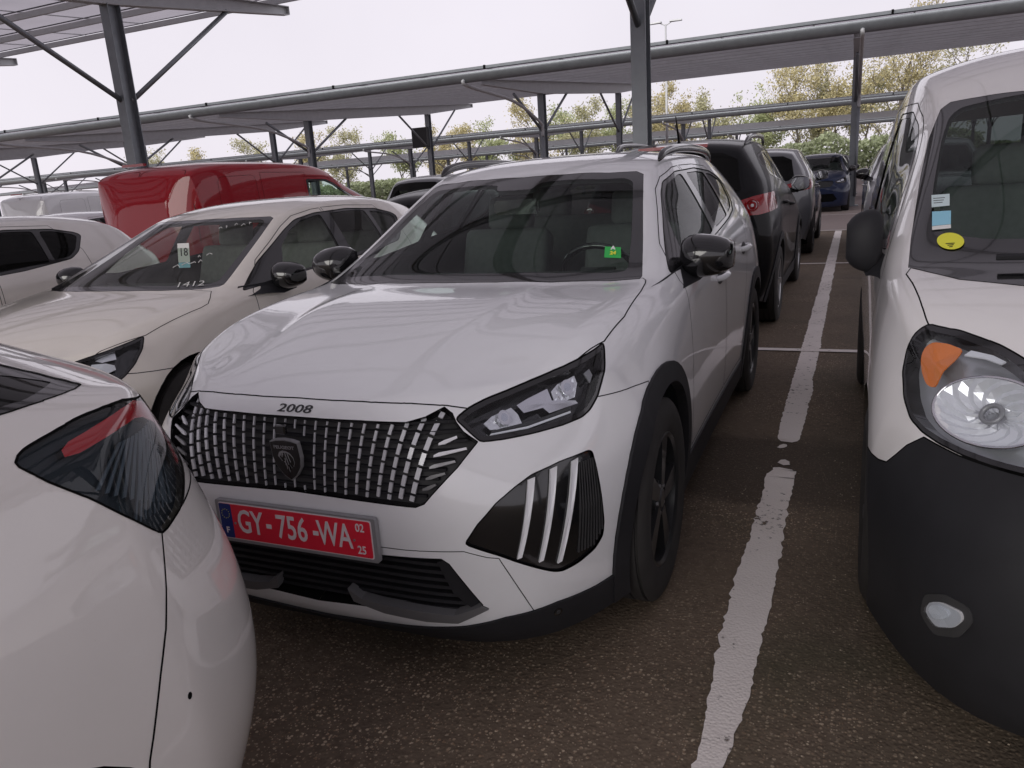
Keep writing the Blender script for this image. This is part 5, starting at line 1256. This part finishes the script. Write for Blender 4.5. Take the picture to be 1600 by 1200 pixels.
# stickers of the crossover windscreen
def glass_decal(sh, root, x, z, parts, lift=.0025, uv=None):
    fr = decal_frame(sh, x, z, lift, uv)
    for p in parts:
        if p[0] == 'card': card(root, fr, *p[1:6], name=p[6] if len(p) > 6 else 'sticker')
        else: text_obj(p[1], p[2], p[3], root, fr @ Matrix.Translation((p[4], p[5], .0009)), 'sticker_lettering', .0002, p[6] if len(p) > 6 else 0)

# cream hatchback beside the crossover
F208 = dict(SMALL_F, bumper=(40, [(-.7, -.2), (-.7, .745), (-.418, .742), (-.2, .738), (-.043, .715), (.1, .68), (.36, .66), (.46, .645), (.62, .63), (.62, -.2)]),
            hood=[(-.01, -.9), (.5, -.9), (.62, -.5), (.70, -.26), (.745, -.10), (.755, .066), (.768, .25), (.765, .30), (.735, .35), (.68, .42), (.5, .40), (-.01, .33)],
            lampin=[('reflector', [(.11, .70), (.16, .708), (.22, .716), (.24, .69), (.20, .668), (.13, .675)], 'reflector', -.02), ('facet', [(.245, .690), (.275, .70), (.285, .72), (.345, .715), (.38, .70), (.385, .68), (.33, .665), (.30, .655), (.25, .66)], 'bright_white', -.018), ('reflector', [(.30, .735), (.345, .752), (.385, .758), (.39, .725), (.33, .722)], 'reflector', -.022)])
c208, s208, p208 = std_car('parked_hatchback', 'cream hatchback with 1412 and a number card on its windscreen, left of the crossover', SMALL, F208, (-2.42, .42, 0), 0, 'paint_cream', glass='glass_dusty', lv=3, seatmat='seat_grey')
wsp = p208['windscreen'][0]
glass_decal(s208, wsp, .505, .963, [('text', '1412', .080, 'marker_white', 0, 0, -.0005)], uv=None)
glass_decal(s208, wsp, .185, 1.135, [('card', -.042, .042, -.05, .062, 'paper_white', 'number_card'), ('card', -.042, .042, -.082, -.051, 'sticker_cyan'), ('text', '18', .066, 'ink_black', 0, .008, .001)], lift=-.03, uv=((1, .1, 0), (0, .15, 1)))
rnd = random.Random(3)
for x, z, n_, L in ((.33, 1.235, 5, .022), (.36, 1.05, 4, .03), (.43, 1.09, 2, .02)):
    fr = decal_frame(s208, x, z, .003)
    for k in range(n_):
        bm = bmesh.new(); a = Vector((.045*k-.08, rnd.uniform(-.01, .012)+.006*k, 0)); b = a + Vector((rnd.uniform(-.3, .8)*L, rnd.uniform(.5, 1.3)*L, 0)); c = b+Vector((rnd.uniform(.2, .8)*L, -rnd.uniform(.2, 1)*L, 0))
        add_tube(bm, [fr @ a, fr @ b, fr @ c], .0026, 5); obj('pen_mark', bm, 'marker_white', wsp)
gd = hero_parts['windscreen'][0]
hero_shell.patch([(.517, 1.121), (.574, 1.114), (.592, 1.079), (.533, 1.086)], 0, .002, 'sticker', 'sticker_green', gd, .0006)
glass_decal(hero_shell, gd, .553, 1.100, [('text', '24', .024, 'sticker_yellow', .002, -.014, .001), ('text', 'A', .024, 'paper_white', 0, .013, .0015)], lift=.010, uv=((1, .12, 0), (0, .75, .66)))
# the card behind the hero's side window
bm = bmesh.new(); add_prism(bm, [(.13*math.cos(t), .10*math.sin(t)) for t in [2*math.pi*k/24 for k in range(24)]], 0, .003, lambda u, v, d: Vector((.665+d-.30*v, 1.02+u, 1.09+v*.9))); cd_ = obj('price_card', bm, 'paper_white', hero)

# white hatchback at the far left, only its rear half in view
wh, _, _ = std_car('parked_hatchback', 'plain white hatchback at the left edge beyond the cream one, only side glass showing', scaled(SMALL, 1, 1.02, 1.0), scale_feat(SMALL_F, 1, 1.02, 1.0), (-4.95, -.35, 0), 0, 'paint_warm', glass='glass_dark', detail=1)

# delivery van on the right, nose to the viewer
VAN_F = dict(
    ws=[(-.01, -.26), (.3, -.23), (.556, -.142), (.692, -.031), (.766, .072), (.815, .150), (.80, .35), (.757, .745), (.72, 1.0), (.675, 1.15), (.64, 1.165), (.548, 1.10), (.416, 1.02), (.2, .96), (-.01, .94)],
    wi=[(-.01, .05), (.4, .10), (.6, .20), (.71, .30), (.742, .40), (.725, .60), (.685, .90), (.652, 1.05), (.615, 1.085), (.5, 1.03), (.3, .95), (-.01, .90)], wsflt=lambda c: c.z > .9,
    dlo=[(.50, 1.075), (.93, 1.335), (1.25, 1.515), (1.42, 1.575), (1.80, 1.585), (1.80, 1.105), (.75, 1.06)],
    wins=[[(.62, 1.105), (.96, 1.320), (1.27, 1.495), (1.44, 1.553), (1.765, 1.563), (1.765, 1.128), (.78, 1.085)]],
    doors=[[(.36, .36), (.34, .7), (.36, 1.03), (.93, 1.365), (1.25, 1.545), (1.42, 1.61), (1.83, 1.62), (1.84, .36)]],
    arch=(.02, 2.72), lamp=(40, [(.450, .949), (.472, .924), (.479, .881), (.466, .826), (.421, .773), (.366, .735), (.308, .721), (.245, .716), (.169, .715), (.098, .717), (.01, .722), (-.06, .74), (-.07, .80), (.02, .865), (.09, .895), (.164, .911), (.242, .928), (.353, .945)]),
    housing='lamp_silver', lampin=[('indicator', rounded([(.424, .901), (.408, .919), (.363, .922), (.313, .915), (.312, .894), (.32, .871), (.326, .823), (.359, .823), (.396, .845), (.418, .871)], .012, 2), 'lens_orange', -.010), ('light_pipe', [(.30, .905), (.295, .915), (.24, .912), (.20, .905), (.205, .900), (.25, .905)], 'bright_white', -.008)],
    bumper=(40, [(-.9, -.2), (-.9, .73), (-.1, .73), (.012, .719), (.173, .711), (.295, .712), (.345, .675), (.375, .641), (.408, .608), (.45, .598), (.70, .585), (.70, -.2)]), bumper_mat='plastic_black',
    hood=[(-.01, -.95), (.6, -.95), (.74, -.45), (.785, -.21), (.808, -.0), (.822, .10), (.80, .16), (.4, .1), (-.01, .1)], hoody=.25,
    rearwin=[(-.01, 1.60), (.52, 1.58), (.56, 1.10), (.5, 1.06), (-.01, 1.05)], tail=[(.92, 1.10), (.80, 1.10), (.78, .74), (.94, .74)], mirror=((.938, .52, 1.105), (.074, .07, .108), (.86, .44, 1.01)), handles=[(1.66, .93)], seats=(1.25, 2.2, .62), dash=(.42, 1.02), R=.325, y0=.12,
    extra=[('sliding_door', 90, [(1.87, .36), (1.88, 1.62), (2.62, 1.63), (2.62, .95), (2.36, .62), (2.30, .36)], .004)])
van, svan, pvan = std_car('delivery_van', 'white delivery van with black bumper and windscreen stickers at the right edge', VAN, VAN_F, (2.38, .25, 0), 0, 'paint_van', lv=3, back=False, mirror_mat='plastic_black', glass='glass_clear', rimmat='plastic_dark', cat='van')
vw = pvan['windscreen'][0]
for pl, mt in (([(.732, 1.251), (.681, 1.254), (.685, 1.219), (.735, 1.214)], 'sticker_pale'), ([(.735, 1.201), (.683, 1.204), (.688, 1.166), (.739, 1.160)], 'sticker_cyan'), ([(.739, 1.159), (.688, 1.165), (.689, 1.155), (.740, 1.149)], 'paper_white'), ([(.695+.035*math.cos(a)+.004*math.sin(a), 1.121-.004*math.cos(a)+.021*math.sin(a)) for a in [2*math.pi*k/26 for k in range(26)]], 'sticker_yellow')):
    svan.patch(pl, 0, .003, 'sticker', mt, vw, .0006, mirror=True)
for k in range(3): svan.patch([(.708-.004*k, 1.114-.004*k), (.685+.003*k, 1.116-.004*k), (.685+.003*k, 1.1140-.004*k), (.708-.004*k, 1.1120-.004*k)], 0, .0038, 'sticker_print', 'ink_black', vw, .0005, mirror=True)
for k in range(3): svan.patch([(.728, 1.241-.007*k), (.695+.004*k, 1.243-.007*k), (.695+.004*k, 1.2415-.007*k), (.728, 1.2395-.007*k)], 0, .0038, 'sticker_print', 'letter_dark', vw, .0005, mirror=True)
nb_ = pvan['front_bumper'][0]
for s in (1, -1):   # fog lamps, bumper recess, wiper
    FG = rounded([(.149, .352), (.137, .385), (.098, .408), (.047, .414), (.04, .397), (.06, .366), (.114, .335)], .012, 2); BZ = rounded([(.172, .333), (.158, .392), (.095, .430), (.030, .432), (.018, .401), (.05, .345), (.123, .306)], .015, 2)
    svan.patch(BZ, 40, .003, 'fog_bezel', 'plastic_dark', nb_, .01, mirror=s < 0); svan.patch(FG, 40, .006, 'fog_lamp', 'reflector', nb_, .006, mirror=s < 0); svan.patch(scale_poly(FG, .55, .012), 40, .009, 'fog_bulb', 'bright_white', nb_, .003, mirror=s < 0); svan.patch(FG, 40, .011, 'fog_lens', 'glass_lamp', nb_, .001, mirror=s < 0)
    # fluted headlamp bowl
    hl = pvan['headlight'][0 if s > 0 else 1]; U, D = Vector((math.cos(rad(40)), math.sin(rad(40)), 0)), Vector((-math.sin(rad(40)), math.cos(rad(40)), 0))
    h = svan.bvh.ray_cast(U*.155 + Vector((0, 0, .812)) - D*4, D)[0]; n = svan.normal_at(h); fr = frame(h-n*.006, Vector((0, 0, 1)).cross(n), n.cross(Vector((0, 0, 1)).cross(n)))
    bm = bmesh.new(); ng = 26; rings = []
    for r_ in (.16, .34, .52, .70, .86, 1.0):
        ring = []
        for k in range(ng):
            t = 2*math.pi*k/ng; fl = .004*(1 if (k+int(r_*6)) % 2 else -1)
            p = fr @ Vector((.145*r_*math.cos(t)*(1 if math.cos(t) > 0 else 1.05), .082*r_*math.sin(t), -.034*(1-r_**2)+fl*(.3 if r_ > .98 else 1))); ring.append(bm.verts.new((s*p.x, p.y, p.z)))
        rings.append(ring)
    for a_, b_ in zip(rings, rings[1:]):
        for k in range(ng): bm.faces.new((a_[k], a_[(k+1) % ng], b_[(k+1) % ng], b_[k]))
    obj('reflector_bowl', bm, 'reflector', hl)
    bm = bmesh.new(); P_ = [fr @ Vector((.148*math.cos(2*math.pi*k/40), .085*math.sin(2*math.pi*k/40), .001)) for k in range(41)]; add_tube(bm, [(s*p.x, p.y, p.z) for p in P_], .004, 6, caps=False); obj('bowl_ring', bm, 'chrome', hl, smooth=True)
    bm = bmesh.new(); P_ = [fr @ Vector((.024*math.cos(2*math.pi*k/20), .022*math.sin(2*math.pi*k/20), -.012)) for k in range(21)]; add_tube(bm, [(s*p.x, p.y, p.z) for p in P_], .006, 6, caps=False); obj('bulb_shield', bm, 'satin_grey', hl, smooth=True)
bm = bmesh.new(); add_tube(bm, [(-.60, .02, 1.095), (-.40, -.06, 1.105), (.15, -.12, 1.112)], .010, 6); obj('wiper', bm, 'plastic_black', van)
# ---- pearl white hatchback, its tail at the lower left
tailcar = empty('parked_hatchback', (-.42, -4.40, 0)); tag(tailcar, 'pearl white hatchback cut off at the lower left, smoked tail light with red strip', 'car')
st = Shell(shell(HATCH_TAIL, 3)); rear = lambda c: c.y > 2.2
TL = rounded([(2.766, 1.054), (2.782, 1.066), (2.865, 1.076), (2.946, 1.073), (2.985, 1.055), (3.02, 1.02), (3.047, .95), (3.05, .89), (3.01, .857), (2.948, .857), (2.909, .905), (2.853, .967), (2.802, 1.015)], .012, 2)
st.cut(TL, 60, 'tail_light', .004, flt=rear)
st.cut([(2.70, 1.20), (2.796, 1.148), (2.846, 1.122), (2.893, 1.100), (2.834, 1.106), (2.779, 1.110), (2.60, 1.125), (2.3, 1.10), (2.0, 1.08), (2.0, 1.25), (2.4, 1.25)], 60, 'window_frame', .003, flt=lambda c: c.y > 1.4 and c.x > .45, face=-.05)
st.cut([(2.68, 1.185), (2.79, 1.142), (2.85, 1.116), (2.80, 1.116), (2.60, 1.135), (2.3, 1.115), (2.1, 1.10), (2.1, 1.23), (2.4, 1.235)], 60, 'rear_side_window', only='window_frame')
for cy in (.10, 2.48): st.cut(circle(cy, .325, .375, 48), 90, 'hole', flt=lambda c: c.x > .35, face=-.3)
st.delete('hole')
st.cut([(2.947, .862), (2.929, .793), (2.912, .740), (2.887, .681), (2.859, .610), (2.844, .574), (2.82, .48), (2.80, .40), (2.79, .1), (3.6, .1), (3.6, .857), (3.01, .857)], 60, 'rear_bumper', .004, flt=rear, only='body')
st.cut([(.62, .32), (.62, .92), (1.16, 1.20), (1.5, 1.34), (1.5, .32)], 90, 'front_door', .004, flt=lambda c: c.x > .4, only='body')
RED = [(2.830, 1.046), (2.842, 1.053), (2.90, 1.060), (2.933, 1.064), (2.963, 1.064), (2.985, 1.048), (3.010, 1.018), (3.030, .96), (3.040, .905), (3.030, .905), (3.020, .955), (2.998, 1.005), (2.972, 1.032), (2.955, 1.040), (2.923, 1.040), (2.853, 1.033), (2.832, 1.036)]
st.cut(RED, 60, 'red_strip', only='tail_light', flt=rear)
PT = st.build(tailcar, {'body': dict(mat='paint_pearl'), 'rear_bumper': dict(mat='paint_pearl', pair=1, name='bumper_corner'), 'front_door': dict(mat='paint_pearl', pair=1), 'tail_light': dict(mat='lens_back', pair=1, off=-.016), 'window_frame': dict(mat='gloss_black', pair=1, off=-.001), 'rear_side_window': dict(mat='glass_dark', pair=1, off=-.002)})
for k_, m_, nm_ in (('tail_light', 'glass_smoke', 'tail_light_lens'), ('red_strip', 'lens_red', 'red_strip')): PT.update({k_+'_o': st.build(tailcar, {k_: dict(mat=m_, pair=1, name=nm_, off=-.001)})[k_]})
st.shut_lines(tailcar); st.liner(tailcar, ['rear_side_window', 'tail_light'], .34, 3.0)
for s in (1, -1):
    tl = PT['tail_light'][0 if s > 0 else 1]; mi = s < 0
    for k in range(11):
        u0 = 2.866+.0125*k; z0 = .975-.0100*k; u1 = 2.90+.0085*k; z1 = 1.018-.0012*k
        pl = [(u0, z0), (u0+.007, z0-.002), (u1+.028, z1), (u1+.022, z1+.002)]
        st.patch(pl, 60, -.008, 'lens_rib', 'rib_grey', tl, .003, mirror=mi)
        v0 = 2.962+.004*k; pl = [(v0-.05+.006*k, .90-.003*k), (v0-.046+.006*k, .899-.003*k), (v0+.012, 1.005-.006*k), (v0+.008, 1.006-.006*k)]
        if k < 8: st.patch(pl, 60, -.008, 'lens_rib', 'rib_grey', tl, .003, mirror=mi)
    for y in (.10, 2.48): wheel('wheel', tailcar, s*.868, y, R=.325, rim=.215, rim_mat='alloy_grey', side=s)
wheel_well(tailcar, .10, .325, .38); wheel_well(tailcar, 2.48, .325, .38); underbody(tailcar, -.4, 2.9, .62)
st.patch([(2.925+.004*math.cos(t), .614+.006*math.sin(t)) for t in [2*math.pi*k/8 for k in range(8)]], 60, .0008, 'paint_chip', 'gap_black', tailcar, .001)

# ---- tall cars: one built, others recoloured copies
TALL_K = (1.0, 1.03, 1.10)
HERO_F = dict(
    ws=[(-.01, .285), (.2, .295), (.4, .34), (.6, .43), (.690, .500), (.694, .53), (.642, .77), (.585, 1.02), (.536, 1.245), (.50, 1.262), (.387, 1.20), (.2, 1.145), (-.01, 1.125)],
    wi=[(-.01, .345), (.2, .355), (.4, .40), (.59, .49), (.642, .535), (.636, .60), (.60, .77), (.55, 1.0), (.510, 1.175), (.47, 1.19), (.36, 1.135), (.2, 1.09), (-.01, 1.07)],
    dlo=[(.64, 1.012), (.80, 1.098), (1.0, 1.208), (1.16, 1.300), (1.27, 1.350), (1.5, 1.393), (1.9, 1.405), (2.3, 1.40), (2.75, 1.36), (2.82, 1.32), (2.70, 1.20), (2.3, 1.15), (2.0, 1.135), (1.5, 1.088), (1.06, 1.05)],
    wins=[[(.90, 1.075), (1.03, 1.205), (1.18, 1.292), (1.29, 1.338), (1.5, 1.377), (1.575, 1.382), (1.50, 1.108), (1.08, 1.068)], [(1.59, 1.117), (1.665, 1.384), (1.9, 1.388), (2.2, 1.384), (2.14, 1.152)], [(2.20, 1.16), (2.26, 1.380), (2.45, 1.375), (2.72, 1.345), (2.77, 1.315), (2.66, 1.222), (2.40, 1.185)]],
    doors=[[(.64, .33), (.62, .6), (.645, .985), (.80, 1.115), (1.0, 1.228), (1.16, 1.322), (1.29, 1.372), (1.5, 1.412), (1.60, 1.418), (1.545, 1.0), (1.54, .33)], [(1.565, .33), (1.57, 1.0), (1.63, 1.42), (1.9, 1.424), (2.26, 1.412), (2.36, 1.2), (2.38, .95), (2.2, .62), (2.16, .33)]],
    arch=(.10, 2.71), lamp=(40, [(-.06, .77), (.066, .80), (.144, .815), (.246, .840), (.355, .868), (.46, .885), (.44, .82), (.393, .765), (.323, .735), (.181, .725), (.0, .72)]),
    grille=[(-.01, .80), (.30, .80), (.42, .79), (.44, .72), (.36, .64), (-.01, .63)], intake=[(-.01, .47), (.45, .47), (.55, .33), (.45, .27), (-.01, .26)],
    rearwin=[(-.01, 1.40), (.42, 1.385), (.55, 1.33), (.60, 1.10), (.52, 1.05), (-.01, 1.03)], tail=[(.86, 1.075), (.70, 1.05), (.50, 1.00), (.47, .95), (.55, .915), (.74, .91), (.84, .93), (.9, .98)],
    mirror=((.91, .74, 1.075), (.115, .09, .085), (.80, .45, 1.0)), handles=[(1.40, .905), (2.24, .955)], seats=(1.42, 2.25, .52), dash=(.72, .97), R=.35)
SUV_RAIL = [(.575, 1.50, 1.60), (.582, 1.62, 1.655), (.60, 1.9, 1.675), (.60, 2.4, 1.672), (.588, 2.8, 1.65), (.575, 3.02, 1.585)]
suv, ssuv, psuv = std_car('parked_suv', 'black sport utility car seen from behind, directly behind the white crossover', scaled(HERO, *TALL_K), scale_feat(HERO_F, *TALL_K), (-.06, 7.92, 0), math.pi, 'paint_black', lv=2, rails=SUV_RAIL, clad=True, group=None)
bm = bmesh.new(); loft(bm, [[(x, 3.225-.03*(x/.5)**2+dy, 1.588-.012*(x/.5)**2+dz) for dy, dz in ((0, 0), (.05, -.006), (.05, .022), (0, .03))] for x in (-.30, -.15, 0, .15, .30)]); obj('brake_light', bm, 'lens_red', suv)
bm = bmesh.new(); add_tube(bm, [(0, 2.95, 1.63), (0, 2.97, 1.66), (0, 3.10, 1.86)], [.022, .012, .004], 8); obj('aerial', bm, 'gloss_black', suv)
for s in (1, -1):
    tl = psuv['tail_light'][0 if s > 0 else 1]
    for r_, mt in ((.050, 'lens_red'), (.038, 'chrome'), (.034, 'lens_red'), (.013, 'bright_white')):
        bm = bmesh.new(); add_lathe(bm, [(.0001, .012-.1*r_), (r_, .010-.1*r_), (r_*1.02, -.01)], 24, axis='Y')
        for v in bm.verts: v.co = Vector((s*(.70+v.co.x), 3.475+v.co.y-.0*s, 1.085+v.co.z))
        obj('lamp_disc', bm, mt, tl, ang=40)
def variant(src, label, loc, rz, old, new, cat=None):
    c = copy_tree(src); c.location = loc; c.rotation_euler = (0, 0, rz); c['label'] = label; recolor(c, old, new); return c
tall_front, _, _ = std_car('parked_suv', 'dark blue sport utility car facing the viewer at the end of the lane', scaled(HERO, *TALL_K), scale_feat(HERO_F, *TALL_K), (.42, 22.75, 0), 0, 'paint_navy', lv=2, clad=False)
variant(tall_front, 'silver grey tall car half hidden behind the delivery van, black mirror showing', (2.42, 10.3, 0), 0, 'paint_navy', 'paint_silver')
variant(tall_front, 'grey tall car behind the black one, red tail light showing beside the lane', (-.04, 13.9, 0), math.pi, 'paint_navy', 'paint_grey')
variant(tall_front, 'dark car parked right behind the dark blue one in the next row', (.55, 29.6, 0), 0, 'paint_navy', 'paint_black')
blk, _, _ = std_car('parked_hatchback', 'black hatchback between the red van and the crossover, only roof and tail light showing', scaled(SMALL, 1, 1, 1.0), SMALL_F, (-2.78, 7.75, 0), math.pi, 'paint_black', lv=2, glass='glass_dark')
variant(blk, 'white hatchback with dark glass, low at the far left beside the red van', (-9.7, 8.2, 0), math.pi, 'paint_black', 'paint_white')
variant(tall_front, 'grey car roof peeping out between the red van cab and the crossover', (-6.75, 15.0, 0), math.pi, 'paint_navy', 'paint_grey')

# ---- red panel van seen from behind
VK = (1.03, 1.39, 1.035)
VAN_R = dict(scale_feat(dict(VAN_F, grille=[(-.01, .6), (.4, .6), (.4, .5), (-.01, .5)], intake=[(-.01, .4), (.4, .4), (.4, .3), (-.01, .3)]), *VK), bumper=None, hood=None, lampin=None, arch=(.05, 3.78), extra=[
    ('sliding_door', 90, [(2.50, .38), (2.51, 1.74), (3.45, 1.75), (3.45, 1.05), (3.22, .66), (3.12, .38)], .005), ('side_panel', 90, rounded([(3.55, 1.08), (3.55, 1.72), (4.22, 1.70), (4.26, 1.08)], .08), .004)])
VAN_R['rearwin'] = [(-.01, .2), (.01, .2), (.01, .19), (-.01, .19)]; VAN_R['tail'] = [(.93, 1.16), (.84, 1.16), (.83, .86), (.95, .86)]
red, sred, pred = std_car('panel_van', 'shiny red panel van with closed rear doors, behind the cream hatchback', scaled(BOXY, *VK), VAN_R, (-6.78, 9.62, 0), math.pi, 'paint_red', lv=2, back=False, cat='van', glass='glass_clear')
for s in (1, -1):
    ring = rounded([(.012, .50), (.80, .50), (.80, 1.30), (.72, 1.80), (.012, 1.82)], .05); bm = bmesh.new()
    pts = []
    for x, z in ring + ring[:1]:
        h = sred.bvh.ray_cast(Vector((x, 9, z)), Vector((0, -1, 0)))[0]
        if h is not None: pts.append((s*h.x, h.y+.001, h.z))
    add_tube(bm, pts, .0035, 5, caps=False); obj('rear_door_seam', bm, 'gap_black', red)
bm = bmesh.new(); add_box(bm, (0, 4.68, 1.90), (.36, .05, .03)); obj('brake_light', bm, 'lens_red', red)
variant(red, 'white panel van far off at the left edge, above the low white hatchback', (-17.3, 15.3, 0), math.pi, 'paint_red', 'paint_white')

for o_ in [o for o in COL.objects if o.parent is None and o.get('category') in ('car', 'van')]: o_['group'] = 'cars and vans parked in the rows'
